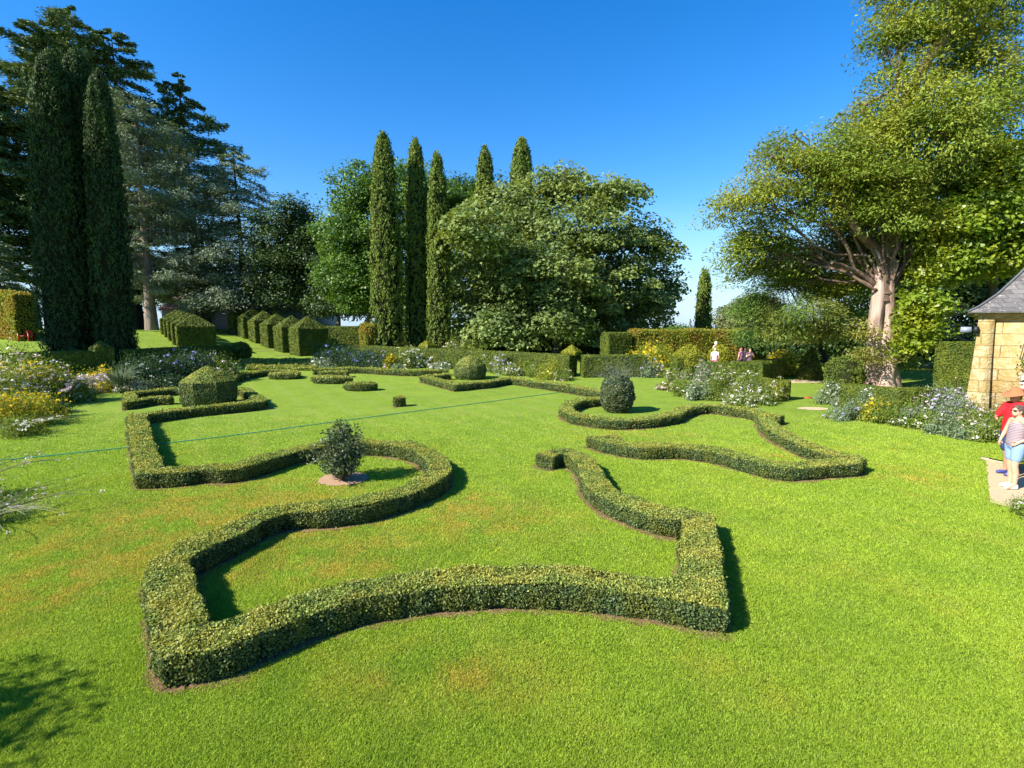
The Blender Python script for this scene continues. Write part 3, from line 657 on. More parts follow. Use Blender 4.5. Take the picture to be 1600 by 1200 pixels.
def limb(a, b, sag=.0, n=6, wig=.06):
    a, b = np.asarray(a, float), np.asarray(b, float); t = np.linspace(0, 1, n)[:, None]; L = np.linalg.norm(b-a)
    p = a+(b-a)*t; p[:, 2] += (np.sin(t[:, 0]*np.pi))*sag*L
    p[1:-1] += rng.normal(size=(n-2, 3))*wig*L*.5; return p
def broad(name, label, base, trunk_top, tr, lobes, m, leaf, nclump, per, cr, flat=.45, bark=None, group=None, droop=0., inner=.5, wr=.62, upbias=.9, cat='tree', limbs=True, limbr=.16, tdir_out=0., dark_in=False, extra=None, twigs=True, bark2=None, gap=0.):
    """broadleaf tree: tapered trunk, limbs into every lobe, leaf clumps through the lobes"""
    base = np.asarray(base, float); tt = np.asarray(trunk_top, float)
    e = empty(name, base, label, cat, group)
    mb = MB(); tp = limb(base, tt, 0, 7, .03); rad = np.linspace(tr, tr*.5, 7); rad[0] *= 1.35; rad[1] *= 1.08
    mb.tube(tp, rad, 0, 12, .05); cc = []; ll = []
    lob = np.array(lobes, float); sz = (lob[:, 3]*lob[:, 4]*lob[:, 5])**(2/3); pr = sz/sz.sum()
    for k in range(len(lob)):
        L = lob[k]; n = max(4, int(nclump*pr[k])); d = unit(rng.normal(size=(n, 3))); d[:, 2] = d[:, 2]*.9+.12; d = unit(d)
        f = np.where(rng.random(n) < inner, rng.uniform(.35, .85, n), rng.uniform(.85, 1.08, n))
        c = L[:3]+d*L[3:6]*f[:, None]; g_ = wob(c, 1.15)+.25*rng.normal(size=n) > -1+gap*4.2 if gap else np.ones(n, bool); cc.append(c[g_]); ll.append(np.full(int(g_.sum()), k))
        if limbs:
            st = tp[-1] if L[2] > tt[2] else tp[min(6, max(2, int(6*(max(L[2]-base[2], .1))/(tt[2]-base[2]+.1)*.9)))]
            lp = limb(st, L[:3], .08, 7, .07); r0 = tr*limbr*2*(.6+.4*rng.random()); mb.tube(lp, np.linspace(r0, r0*.35, 7), 1, 7, .04)
            if twigs:
                for q in c[rng.integers(0, n, min(n, 9 if tr < .5 else 14))]: mb.tube(limb(lp[rng.integers(3, 7)], q, .05, 5, .08), np.linspace(r0*.28, .02, 5), 1, 5)
    if extra: extra(mb)
    mb.build('trunk', [bark or M_BARK, bark2 or bark or M_BARK], e, smooth=True)
    c = np.concatenate(cc); li = np.concatenate(ll); n = len(c)
    size = cr*rng.uniform(.55, 1.35, n)
    o = rng.normal(size=(n, per, 3)); o = o/np.maximum(1, np.linalg.norm(o, axis=2, keepdims=True)/1.6)
    o = o*size[:, None, None]*.62; o[..., 2] *= flat
    outw = unit(c-lob[li, :3]); hr = (o[..., 0]*outw[:, None, 0]+o[..., 1]*outw[:, None, 1])
    o[..., 2] -= droop*np.abs(np.linalg.norm(o[..., :2], axis=2))+droop*.6*np.maximum(hr, 0)
    Pq = (c[:, None]+o).reshape(-1, 3); ow = np.repeat(outw, per, 0)
    nn = unit(ow*.55+np.array([0, 0, upbias])+.62*rng.normal(size=Pq.shape))
    r = np.clip(np.repeat(rng.random(n), per)*.55+.45*rng.random(n*per), 0, 1)
    k = Pq[:, 2] > T(Pq[:, 0], Pq[:, 1])+.15; Pq, nn, r, ow = Pq[k], nn[k], r[k], ow[k]
    td = None if not tdir_out else ow*tdir_out+np.array([0, 0, -droop])+.5*rng.normal(size=Pq.shape)
    mb = MB(); mb.leaves(Pq, nn, leaf*rng.uniform(.65, 1.35, len(Pq)), wr, tdir=td, r=r); mb.build('crown', m, e)
    return e
def lob(px, py, D, rp, rz=None, ry=None, dy=0):
    w = W(px, py, D+dy); s = D/F; rp *= s*math.cos(math.atan((px-800)/F))**.6; return (w[0], w[1], w[2], rp, (ry or rp/s)*s, (rz*s if rz else rp*.8))

# big spreading tree, centre
D = 49.
Ls = [lob(870, 287, D, 42, 26), lob(935, 302, D, 46, 26, dy=-1), lob(985, 292, D, 24, 14), lob(800, 330, D, 62, 40, dy=1), lob(905, 352, D, 66, 42, dy=-3), lob(745, 355, D, 44, 28, dy=-9),
      lob(975, 368, D, 52, 34), lob(1022, 395, D, 34, 24), lob(772, 418, D, 58, 44, dy=-4), lob(862, 432, D, 62, 50, dy=-6), lob(962, 445, D, 66, 48, dy=-2), lob(752, 490, D, 38, 34, dy=-5),
      lob(800, 500, D, 52, 34, dy=-6), lob(868, 503, D, 44, 30, dy=-7), lob(950, 510, D, 46, 26, dy=-2), lob(1020, 470, D, 36, 40), lob(1040, 440, D, 18, 24), lob(1000, 520, D, 34, 12, dy=1), lob(715, 345, D, 18, 10, dy=-9.5)]
b0 = onT(4.2, 48)
broad('spreading_tree', 'huge spreading broadleaf tree with drooping pale green leaf layers, right of the central cypresses', b0, b0+[.3, 0, 4.2], .42, Ls, M_CAT, .33, 680, 140, 1.55, .36, inner=.45, droop=.34, group=None, upbias=1.0, bark=M_BARKC)
# maple behind the cypresses
D = 56.
Ls = [lob(562, 300, D, 42, 36), lob(535, 360, D, 42, 40), lob(590, 350, D, 55, 60), lob(545, 430, D, 40, 44), lob(600, 430, D, 50, 50), lob(640, 290, D, 40, 34), lob(655, 370, D, 40, 60), lob(705, 330, D, 40, 40), lob(720, 300, D+3, 26, 20), lob(560, 470, D, 30, 22), lob(640, 480, D, 50, 40), lob(700, 430, D, 40, 60)]
b0 = onT(-15.8, 57)
broad('maple_tree', 'dense mid-green maple rising behind the tallest central cypress', b0, b0+[0, 0, 6], .45, Ls, M_MAPLE, .28, 760, 120, 1.5, .5, upbias=.6)
D = 66.
Ls = [lob(460, 340, D, 34, 34), lob(440, 380, D, 50, 50), lob(480, 400, D, 40, 50), lob(440, 440, D, 50, 44), lob(500, 460, D, 42, 34), lob(520, 420, D, 40, 50), lob(545, 470, D, 34, 22)]
b0 = onT(-27, 67)
broad('oak_tree', 'dark rounded oak behind the grey-blue cedar, left of the maple', b0, b0+[0, 0, 5], .5, Ls, M_OAK, .32, 420, 110, 1.7, .55)
b0 = onT(-21.5, 64); D = 63
broad('oak_tree', 'dark shaded tree with a bare trunk seen against the sky left of the beech pillar', b0, b0+[0, 0, 5], .35, [lob(540, 440, D, 40, 40), lob(520, 478, D, 40, 14), lob(560, 480, D, 40, 14), lob(590, 470, D, 40, 22)], M_OAK, .3, 200, 110, 1.5, .5)
b0 = onT(-.5, 62); D = 61
broad('shade_tree', 'dark tree standing behind the two rear cypress tips', b0, b0+[0, 0, 5], .4, [lob(735, 310, D, 34, 26), lob(770, 320, D, 44, 36), lob(720, 380, D, 50, 60), lob(800, 400, D, 60, 70), lob(880, 430, D, 60, 60), lob(760, 470, D, 70, 40), lob(860, 490, D, 70, 34), lob(950, 480, D, 60, 40)], M_OAK, .32, 560, 100, 1.8, .55)

# ---- conifers
def conifer(name, label, px, pytop, D, wpx, pybase=545, z0f=.12, m=None, leaf=.42, nb=60, per=60, droop=.12, up=.0, irr=.35, bark=None, tr=None, prof=None, group=None, gap=0., lean=0, cat='conifer', flat=.25):
    x0 = W(px, pybase, D)[0]; zt = W(px, pytop, D)[2]; z0 = float(T(x0, D)); h = zt-z0; Rm = wpx/2*D/F*math.cos(math.atan((px-800)/F))**.5
    e = empty(name, (x0, D, z0), label, cat, group); c = np.array([x0, D, z0]); tr = tr or h*.02
    mb = MB(); ln = np.array([lean, 0, 0])
    mb.tube([c, c+[0, 0, h*.15], c+[0, 0, h*.5]+ln*.4, c+[0, 0, h*.98]+ln], [tr*1.4, tr, tr*.6, .04], 0, 9, .05)
    prof = prof or [(0, .75), (.2, 1), (.5, .72), (.8, .38), (1, .04)]
    pt, pv = zip(*prof); Pt = []; Nn = []; Td = []; Rr = []
    for k in range(nb):
        f = (k+rng.random())/nb; zf = z0f+(1-z0f)*f**.92; a = k*2.399+rng.normal()*.35
        L = Rm*np.interp(zf, pt, pv)*(1+irr*rng.uniform(-1, .55)); tl = rng.normal()*.16; d = np.array([math.cos(a), math.sin(a), 0])
        st = c+[0, 0, zf*h]+ln*zf; n = 9; t = np.linspace(0, 1, n)
        path = st+d*(L*t)[:, None]+np.outer(-droop*L*t**1.5+(up+tl)*L*t, [0, 0, 1])
        mb.tube(path, np.linspace(max(.03, tr*.22*(1-zf)+.03), .015, n), 0, 5)
        s = np.cross(d, [0, 0, 1]); q = int(per*max(.35, L/Rm)*(1.3 if L > .3*Rm else 1)*3)
        u = rng.beta(2.2, 1.4, q)*1.04; cl = np.floor(u*9)+1
        bp = st+d*(L*u)[:, None]+np.outer(-droop*L*u**1.5+(up+tl)*L*u, [0, 0, 1])
        wid = L*.34*np.sin(np.clip(u, .05, 1)*2.6)**.8*(.6+.4*np.sin(u*40+k))
        lat = rng.uniform(-1, 1, q)
        bp = bp+s*(lat*wid)[:, None]+d*(np.abs(lat)*wid*.35)[:, None]; bp[:, 2] += rng.normal(size=q)*L*flat*.18-np.abs(lat)*wid*droop*1.5
        Pt.append(bp); Nn.append(np.array([0, 0, 1])+.5*rng.normal(size=(q, 3))+d*.2); Td.append(d*.8+s*(lat*1.3)[:, None]+np.array([0, 0, -droop*1.2])+.3*rng.normal(size=(q, 3)))
        Rr.append(np.clip(.55*rng.random()+.45*rng.random(q), 0, 1))
    mb.build('trunk', bark or M_BARKD, e)
    Pt, Nn, Td, Rr = map(np.concatenate, (Pt, Nn, Td, Rr))
    mb = MB(); mb.leaves(Pt, Nn, leaf*rng.uniform(.6, 1.4, len(Pt)), .34, tdir=Td, r=Rr); mb.build('crown', m or M_FIR, e); return e
fp = [(0, .5), (.25, .9), (.5, 1), (.75, .85), (.92, .6), (1, .2)]
conifer('fir_tree', 'tall dark fir at the left edge, behind the leftmost cypress', -5, 95, 63, 170, nb=115, per=190, m=M_FIR, prof=fp, z0f=.1, leaf=.5)
conifer('fir_tree', 'towering fir whose plumes show above the leftmost cypress', 95, 30, 70, 190, nb=112, per=200, m=M_FIR, prof=fp, up=.15, z0f=.12, leaf=.5, lean=1.5)
conifer('fir_tree', 'tallest fir at the back left, above the middle cypress', 152, 12, 74, 180, nb=112, per=190, m=M_FIR, prof=fp, up=.12, leaf=.5)
conifer('fir_tree', 'fir with long side plumes between the cypress group and the pale cedar', 215, 45, 76, 170, nb=112, per=200, leaf=.5, m=M_FIR, prof=[(0, .5), (.3, .8), (.6, 1), (.88, .8), (1, .15)], up=.1)
conifer('fir_tree', 'dark pointed fir standing between the two grey-blue cedars', 318, 113, 80, 165, nb=112, per=190, leaf=.5, m=M_FIR, prof=[(0, .8), (.3, .8), (.55, .95), (.75, .8), (.9, .4), (1, .05)], up=.12, lean=-1)
conifer('cedar_tree', 'pale blue-grey cedar with a reddish bare trunk right of the left cypresses', 240, 150, 64, 180, nb=110, per=210, m=M_CEDAR, prof=[(0, .6), (.3, .95), (.6, 1), (.85, .85), (1, .25)], droop=.05, up=.1, leaf=.34, bark=M_BARKC, tr=.55, irr=.5, z0f=.14)
conifer('cedar_tree', 'grey-blue cedar with drooping layered branches behind the clipped blocks', 388, 232, 70, 215, nb=110, per=210, m=M_CEDAR, prof=[(0, .85), (.25, 1), (.5, .95), (.8, .62), (1, .1)], droop=.22, leaf=.34, irr=.4, z0f=.1, lean=-.5)
conifer('cedar_tree', 'small blue cedar sapling between the pale cedar and the layered cedar', 318, 348, 66, 110, nb=60, per=80, m=M_CEDAR, prof=[(0, .9), (.4, 1), (.8, .5), (1, .1)], droop=.15, leaf=.3, z0f=.2)
conifer('cedar_tree', 'green-grey cedar low behind the golden hedge at the left edge', 8, 330, 54, 90, nb=60, per=90, m=M_CEDAR, prof=[(0, .9), (.4, 1), (.8, .5), (1, .1)], droop=.15, leaf=.32)
# extra leaning trunk of the pale cedar
# dark understorey at far left and centre
for (px, D, wp, top, lb) in ((60, 66, 220, 330, 'dark evergreen mass behind the left cypresses'), (300, 88, 220, 430, 'dark evergreen thicket behind the left-hand row of clipped blocks'), (430, 90, 220, 420, 'dark evergreen thicket far behind the layered cedar'), (200, 92, 180, 420, 'dark evergreen thicket far behind the pale cedar')):
    b0 = onT(W(px, 500, D)[0], D)
    broad('evergreen_tree', lb, b0, b0+[0, 0, 4], .3, [lob(px-wp*.3, top+20, D, 50, 40), lob(px, top, D, 60, 40), lob(px+wp*.3, top+30, D, 50, 40)], M_OAK, .32, 200, 110, 1.6, .5)
# trees off the left edge that shade the cypress group
b0 = onT(-49, 23)
broad('oak_tree', 'very tall tree outside the left edge of the view that shades the tall cypresses', b0, b0+[0, 0, 12], .7, [(-49, 23.5, 16, 5, 4.5, 4), (-48.5, 24, 21, 5, 4.5, 4.5), (-49, 23, 26, 4.5, 4.5, 4), (-49, 23, 29, 3, 3, 3)], M_OAK, .55, 260, 100, 2., .6)
# ---- right side
def bigtree():
    c = np.array([18.6, 25.6, 0.]); D = 25.6
    def t(px, py, dy=0): return W(px, py, D+dy)
    specs = [(1450, 20, 70, 50, 0), (1400, 70, 40, 34, 0), (1540, 40, 70, 50, 1), (1420, 140, 60, 44, -1), (1520, 130, 70, 50, 0), (1480, 200, 80, 50, -2), (1390, 215, 70, 44, 0), (1300, 240, 60, 34, 0), (1250, 262, 50, 24, 0), (1220, 232, 26, 16, 0),
             (1180, 300, 46, 26, 0), (1150, 325, 26, 20, 0), (1250, 320, 60, 40, 1), (1340, 300, 70, 50, .5), (1430, 280, 60, 40, 0), (1200, 370, 44, 34, 1), (1280, 390, 60, 40, 2), (1190, 420, 36, 18, 2), (1330, 390, 46, 30, 2.5), (1560, 210, 60, 50, 1), (1460, -50, 80, 50, 0), (1560, -60, 80, 60, 0), (1270, 440, 40, 22, 2), (1325, 440, 30, 14, 2), (1520, 270, 60, 34, 0), (1330, 360, 50, 30, 3), (1400, 330, 60, 30, 3), (1430, 380, 50, 30, 3), (1230, 400, 50, 30, 1.5), (1160, 390, 30, 30, 1), (1240, 210, 24, 16, 1), (1350, 190, 40, 24, 1), (1460, 420, 36, 26, 3), (1400, 335, 50, 32, -1.5), (1445, 365, 40, 26, -1), (1360, 285, 50, 30, -1.5), (1330, 250, 50, 30, -1)]
    Ls = [lob(a, b, D, r, rz, dy=dy) for a, b, r, rz, dy in specs]
    def extra(mb):
        # twin boles joined low down, big forked limbs
        for (pp, rr) in (([(1362, 607), (1366, 560), (1368, 500), (1374, 450), (1378, 410), (1362, 375)], [.42, .34, .30, .30, .24, .14]), ([(1394, 608), (1386, 560), (1388, 500), (1386, 450), (1388, 400), (1393, 340), (1397, 280)], [.40, .33, .30, .33, .30, .25, .18])):
            mb.tube([t(a, b) for a, b in pp], rr, 0, 12, .09)
        for (pp, r0) in (([(1380, 470), (1378, 400), (1376, 395), (1340, 360), (1305, 305)], .34), ([(1380, 460), (1384, 395), (1392, 340), (1396, 290), (1400, 200), (1440, 110), (1500, 30)], .38), ([(1380, 450), (1440, 380), (1500, 330)], .2),
                         ([(1300, 300), (1250, 262), (1205, 245)], .12), ([(1396, 290), (1440, 300), (1470, 302)], .10), ([(1410, 190), (1450, 140), (1470, 100)], .13), ([(1376, 450), (1340, 425), (1300, 410)], .16), ([(1395, 210), (1350, 170), (1388, 145)], .1)):
            p = resample(np.array([t(a, b, random.uniform(-1, .5) if i > 1 else 0) for i, (a, b) in enumerate(pp)]), 1., True); mb.tube(p, np.linspace(r0, r0*.45, len(p)), 1, 9, .07)
    e = broad('swamp_cypress_tree', 'enormous conifer with a pale peeling twin trunk and olive feathery crown, filling the upper right', c, c+[0, 0, 4.6], .50, Ls, M_SEQ, .17, 1150, 240, 1.15, .42, gap=.16, bark=M_BARKP, bark2=barkmat('bark_brown', (.07, .045, .03), (.24, .16, .11)), limbr=.11, droop=.28, wr=.34, tdir_out=1., inner=.2, extra=extra, upbias=.8, cat='conifer')
    # shoots sprouting round the bole
    mb = MB(); P0 = []
    for k in range(34):
        q = t(random.uniform(1338, 1430), random.uniform(515, 575) if k > 6 else random.uniform(480, 600), random.uniform(-1.1, .2)); P0.append(q+rng.normal(size=(90, 3))*np.array([.38, .25, .12]))
    P0 = np.concatenate(P0); mb.leaves(P0, rng.normal(size=P0.shape)+[0, 0, 1], .17, .34); mb.build('bole_shoots', M_LOC, e)
bigtree()
D = 28.5
b0 = onT(19.3, 31)
broad('feathery_tree', 'feathery mid-green tree with rusty tips under the big crown, behind the golden shrub', b0, b0+[-.8, 0, 2.5], .2, [lob(1182, 480, D, 34, 20), lob(1222, 452, D, 38, 24, dy=-1), lob(1262, 482, D, 34, 18, dy=-2), lob(1300, 448, D, 36, 22, dy=1), lob(1232, 512, D, 34, 13, dy=-1), lob(1290, 514, D, 32, 12), lob(1174, 516, D, 20, 9), lob(1322, 484, D, 20, 16, dy=1), lob(1250, 432, D, 26, 14)], M_LOC, .17, 400, 120, .9, .34, droop=.35, wr=.25, tdir_out=1., bark=M_BARKD, gap=.12, inner=.25)
D = 24.5
Ls = [lob(1540, 320, D, 62, 44), lob(1490, 350, D, 44, 36), lob(1570, 390, D, 54, 34), lob(1500, 400, D, 46, 26), lob(1446, 470, D, 26, 20), lob(1436, 505, D, 22, 16), lob(1575, 260, D, 50, 40), lob(1462, 420, D, 24, 14), lob(1425, 535, D, 16, 12), lob(1590, 330, D, 60, 40)]
b0 = onT(24.5, 26.5)
broad('lime_tree', 'yellow-green large-leaved broadleaf tree behind the slate roof at the right edge', b0, b0+[0, 0, 5], .4, Ls, M_LIME, .21, 520, 120, .95, .5, droop=.2, upbias=.7)
# dead grey twigs hanging from it
D = 38
b0 = onT(30, 38)
for (x, yd, sp, lb) in ((26, 37, [(1400, 520, 50, 40), (1340, 545, 50, 30), (1380, 450, 60, 60), (1300, 520, 40, 30)], 'dark shaded yew thicket right behind the peeling trunk'),
                        (33, 36, [(1480, 470, 70, 60), (1550, 480, 60, 60), (1480, 560, 70, 40), (1560, 400, 60, 60)], 'dark shaded trees between the peeling trunk and the stone building'),
                        (21, 42, [(1230, 540, 50, 20), (1290, 550, 50, 26), (1190, 535, 30, 16)], 'dark undergrowth beneath the feathery tree'),
                        (34, 38, [(1590, 300, 60, 70), (1500, 250, 60, 70), (1400, 340, 60, 70)], 'deep green tree closing the view behind the big crown')):
    b0 = onT(x, yd)
    broad('evergreen_tree', lb, b0, b0+[0, 0, 3], .25, [lob(a, b, yd, r, rz) for a, b, r, rz in sp], M_OAK, .24, 260, 110, 1.1, .5)
D = 70
b0 = onT(W(1160, 500, D)[0], D)
broad('holm_oak_tree', 'pale rounded tree between the lone cypress and the big right-hand conifer', b0, b0+[0, 0, 3.], .3, [lob(1150, 500, D, 34, 22), lob(1180, 485, D, 34, 24), lob(1140, 515, D, 26, 16), lob(1200, 500, D, 30, 24)], M_HOLM, .3, 200, 100, 1.2, .5)
D = 88
b0 = onT(W(1052, 515, D)[0], D)
broad('distant_tree', 'small round green tree far away between the spreading tree and the lone cypress', b0, b0+[0, 0, 2.], .2, [lob(1045, 520, D, 18, 10), lob(1060, 519, D, 16, 9)], M_MAPLE, .3, 90, 70, 1.1, .5)
conifer('distant_conifer', 'tiny pale conifer tip far away beside the small round tree', 1077, 499, 92, 18, nb=26, per=20, m=M_CEDAR, leaf=.3)
conifer('distant_conifer', 'pale blue conifer far away at the right edge of the spreading tree', 1020, 512, 96, 30, nb=26, per=20, m=M_CEDAR, leaf=.3)
# ---------------------------------------------------------------- flower borders
def flower(label, px, py, w, h, leafm, bl=(), name='flower_clump', cat='flowers', world=None, dens=1., ls=.05, spike=0., group=None, stems=0, arch=0.):
    c = np.array(world, float) if world is not None else P(px, py)
    if len(c) == 2: c = onT(*c)
    D = dcam(c); L = max(ls, float(D)*.0032); r = w/2
    e = empty(name, c, label, cat, group); bl = [(m, k*(1.2 if px < 180 and py > 600 else .85), z*1.08) for m, k, z in bl]
    n = int(dens*5.2*w*h/(L*L*.25)); n = min(n, 26000)
    nc = max(8, int(30*w*h)); d = unit(rng.normal(size=(nc, 3))); d[:, 2] = np.abs(d[:, 2]); f = rng.uniform(.45, 1., nc)
    cl = d*f[:, None]*np.array([r, r, h*.9]); k = rng.integers(0, nc, n)
    lump = .30*np.array([r, r, h])
    p = cl[k]+rng.normal(size=(n, 3))*lump*.55
    p[:, 2] = np.abs(p[:, 2]); p = p+c
    outw = unit((p-c)*np.array([1, 1, .6])+[0, 0, .25])
    td = np.array([0, 0, 1.])+outw*.6+.5*rng.normal(size=p.shape)
    mb = MB(); mb.leaves(p, unit(outw+.8*rng.normal(size=p.shape)), L*rng.uniform(.6, 1.4, n), .42, tdir=td)
    mb.build('foliage', leafm, e)
    if stems:
        mb = MB(); tips = []
        for _ in range(stems):
            a = rng.random()*6.28; rr = r*rng.uniform(.4, 1.5+arch); hh = h*rng.uniform(.65, 1.18)
            t = np.linspace(0, 1, 8); q = c+np.stack([math.cos(a)*rr*t**1.3, math.sin(a)*rr*t**1.3, hh*(1.25*t-(.25+arch*.5)*t*t*t)], -1)
            mb.tube(q, np.linspace(.006, .0025, 8)*max(1, D/9), 0, 4); tips.append(q[4:])
        mb.build('stems', M_STEM, e)
    for (m, cnt, sz) in bl:
        cnt = int(cnt); sz = max(sz, float(D)*.0032)
        if stems and arch >= 0:
            tp = np.array(tips)[rng.integers(0, len(tips), cnt), rng.integers(0, 4, cnt)]+rng.normal(size=(cnt, 3))*.03
        else:
            k = rng.integers(0, nc, cnt); q = cl[k]*rng.uniform(.85, 1.12, (cnt, 1))+rng.normal(size=(cnt, 3))*lump*.5
            q[:, 2] = np.abs(q[:, 2])+.02; tp = q+c
        P2 = np.repeat(tp, 5, 0); od = np.repeat(unit(tp-c+[0, 0, .35]+.5*rng.normal(size=tp.shape)), 5, 0)
        P2 = P2+rng.normal(size=P2.shape)*sz*.42*np.array([1, 1, .5+spike*2.])
        mb = MB(); mb.leaves(P2, unit(od+.5*rng.normal(size=od.shape)), sz*rng.uniform(.6, 1.2, len(P2)), .75); mb.build('blossom', m, e)
    return e
# left border
flower('big clump of yellow coneflowers at the left edge of the view', 6, 668, 2.6, 1.15, M_HERBY, [(M_YEL, 420, .07)])
flower('yellow coneflowers in front, right of the biggest yellow clump', 52, 655, 1.7, .85, M_HERBY, [(M_YEL, 260, .06)])
flower('tall white-pink asters at the far left edge, behind the yellow coneflowers', 0, 640, 2.6, 1.75, M_HERB, [(M_WHITE, 300, .07), (M_PINK, 260, .07)])
flower('tallest leafy clump topping the left border with white plumes', 32, 625, 2.2, 2.3, M_HERB, [(M_WHITE, 200, .08), (M_PINK, 90, .07)])
flower('mixed orange-yellow and pink clump in the middle of the left border', 60, 632, 2.4, 1.7, M_HERBY, [(M_YEL, 260, .07), (M_PINK, 320, .06)])
flower('rounded white-flowered shrub in the middle of the left border', 88, 630, 2.1, 1.65, M_HERB, [(M_WHITE, 420, .075)])
flower('airy pink-white wandflowers at the right end of the tall left clump', 108, 628, 1.7, 1.1, M_HERB, [(M_PINK, 260, .06)], stems=40, arch=.3)
flower('white wandflowers arching over the lawn at the left edge, below the yellow flowers', 20, 682, 1.5, .6, M_HERB, [(M_WHITE, 34, .045)], stems=34, arch=.6, dens=.5)
flower('dark green leafy clump casting shade at the foot of the left border', 72, 646, 1.5, .8, M_HERBD, [(M_WHITE, 20, .05)])
flower('low golden flower clump against the dark hedge', 148, 612, 2.1, .95, M_HERBY, [(M_YEL, 240, .07)])
flower('reddish golden flowers left of the tuft of long grass', 170, 607, 1.6, 1.1, M_HERBY, [(M_YEL, 130, .07)])
flower('low grey-green plants in front of the golden flowers', 135, 616, 1.5, .5, M_HERBS, [(M_PINK, 60, .05)])
flower('low pale plants at the lawn edge right of the tuft of long grass', 213, 612, 1.7, .6, M_HERBS, [(M_PINK, 90, .06)])
def grass_tuft(c, h, label, n=260, r=.5, m=None):
    e = empty('ornamental_grass', c, label, 'grass tuft'); mb = MB()
    for k in range(n):
        a = rng.random()*6.28; rr = r*rng.uniform(.3, 1.6); hh = h*rng.uniform(.6, 1.1)
        t = np.linspace(0, 1, 6); q = c+np.stack([math.cos(a)*(.12+rr*t**1.6), math.sin(a)*(.12+rr*t**1.6), hh*(1.6*t-.95*t*t*rng.uniform(.6, 1.1))], -1)
        mb.tube(q, np.linspace(.014, .005, 6), 0, 3, cap=False)
    mb.build('foliage', m or M_HERBS, e)
grass_tuft(P(190, 614), 1.25, 'fountain of long arching grass blades in the left border')
for (px, py, w, h, m, bl, lb) in ((222, 606, 2.3, 1.75, M_HERBD, [(M_WHITE, 90, .09)], 'dark shrub with pale blue-white flower heads, leftmost by the dark hedge'), (246, 603, 2.6, 1.5, M_HERBD, [(M_LILAC, 60, .07)], 'dark shrub behind the tent-roofed bush, left of its roof'),
        (276, 600, 2.8, 1.7, M_HERBD, [(M_BLUE, 80, .08)], 'dark blue-flowered shrub straight behind the tent-roofed bush'), (305, 597, 2.8, 1.65, M_HERBD, [(M_BLUE, 110, .08)], 'dark blue-flowered shrub right behind the roof of the tent-roofed bush'),
        (328, 596, 2.6, 1.6, M_HERBD, [(M_LILAC, 100, .08)], 'lilac-flowered dark shrub near the garden entrance'), (346, 596, 2.2, 1.45, M_HERB, [(M_PINK, 150, .08)], 'pale pink flowering shrub at the end of the left border by the entrance'), (262, 607, 1.6, .8, M_HERBD, [(M_WHITE, 20, .06)], 'low dark plant beside the left wall of the tent-roofed bush')):
    flower(lb, px, py, w, h, m, bl, name='flowering_shrub', cat='shrub')
# centre border, in front of the long hedge
for (px, py, w, h, m, bl, lb) in ((505, 574, 2.0, .7, M_HERBS, [(M_WHITE, 60, .07)], 'silver-leaved low plant at the left end of the centre border'), (520, 571, 2.7, 1.45, M_HERBD, [(M_BLUE, 60, .08)], 'dark blue-flowered shrub, leftmost in the centre border'),
        (545, 571, 2.8, 1.4, M_HERBD, [(M_BLUE, 110, .08)], 'dark shrub thick with blue flowers in the centre border'), (572, 573, 2.8, 1.4, M_HERBD, [(M_BLUE, 90, .08)], 'dark blue-flowered shrub in front of the beech pillar'),
        (596, 575, 2.4, 1.1, M_HERBD, [(M_LILAC, 60, .07)], 'dark low lilac plant below the tallest central cypress'), (610, 576, 1.1, 1.0, M_HERBY, [(M_YEL, 90, .08)], 'small yellow-flowered plant left of the white hydrangea'),
        (634, 575, 1.9, 1.5, M_HERB, [(M_WHITE, 160, .09)], 'pale spiky flowering plant left of the white hydrangea'), (655, 573, 2.4, 1.35, M_HERB, [(M_WHITE, 420, .10)], 'bright white hydrangea in the centre border'),
        (622, 579, 1.0, .5, M_HERBS, [], 'blue-green low plant in front of the yellow-flowered plant'), (690, 576, 1.6, .6, M_HERBS, [(M_WHITE, 90, .07)], 'low white-flowered plant left of the dome bush'),
        (708, 569, 2.2, 1.75, M_HERB, [(M_PINK, 230, .09)], 'tall pale lilac flowering shrub above the dome bush'), (764, 580, 1.9, 1.25, M_HERB, [(M_WHITE, 60, .07)], 'green leafy plant just right of the dome bush'),
        (785, 583, 2.0, 1.3, M_HERB, [(M_LILAC, 230, .08)], 'lilac flowering shrub right of the dome bush'), (801, 587, 1.3, .8, M_HERB, [(M_WHITE, 140, .07)], 'small white-flowered plant in front of the lilac shrub'),
        (813, 583, 1.5, 1.0, M_HERBY, [(M_YEL, 70, .07)], 'yellow and bronze plant in the right half of the centre border'), (828, 586, 1.5, .95, M_HERB, [], 'plain green plant right of the yellow and bronze plant'),
        (845, 590, 1.6, .8, M_HERB, [(M_LILAC, 40, .06)], 'low grey-green plant near the right end of the centre border'), (860, 592, 1.6, 1.1, M_HERBY, [(M_LEM, 60, .06)], 'straw-coloured feathery plant near the hedge corner'),
        (876, 594, 1.4, .7, M_HERB, [(M_PINK, 60, .06)], 'low pinkish plant at the hedge corner')):
    flower(lb, px, py, w, h, m, bl, name='flowering_shrub' if h > 1 else 'flower_clump', cat='shrub' if h > 1 else 'flowers')
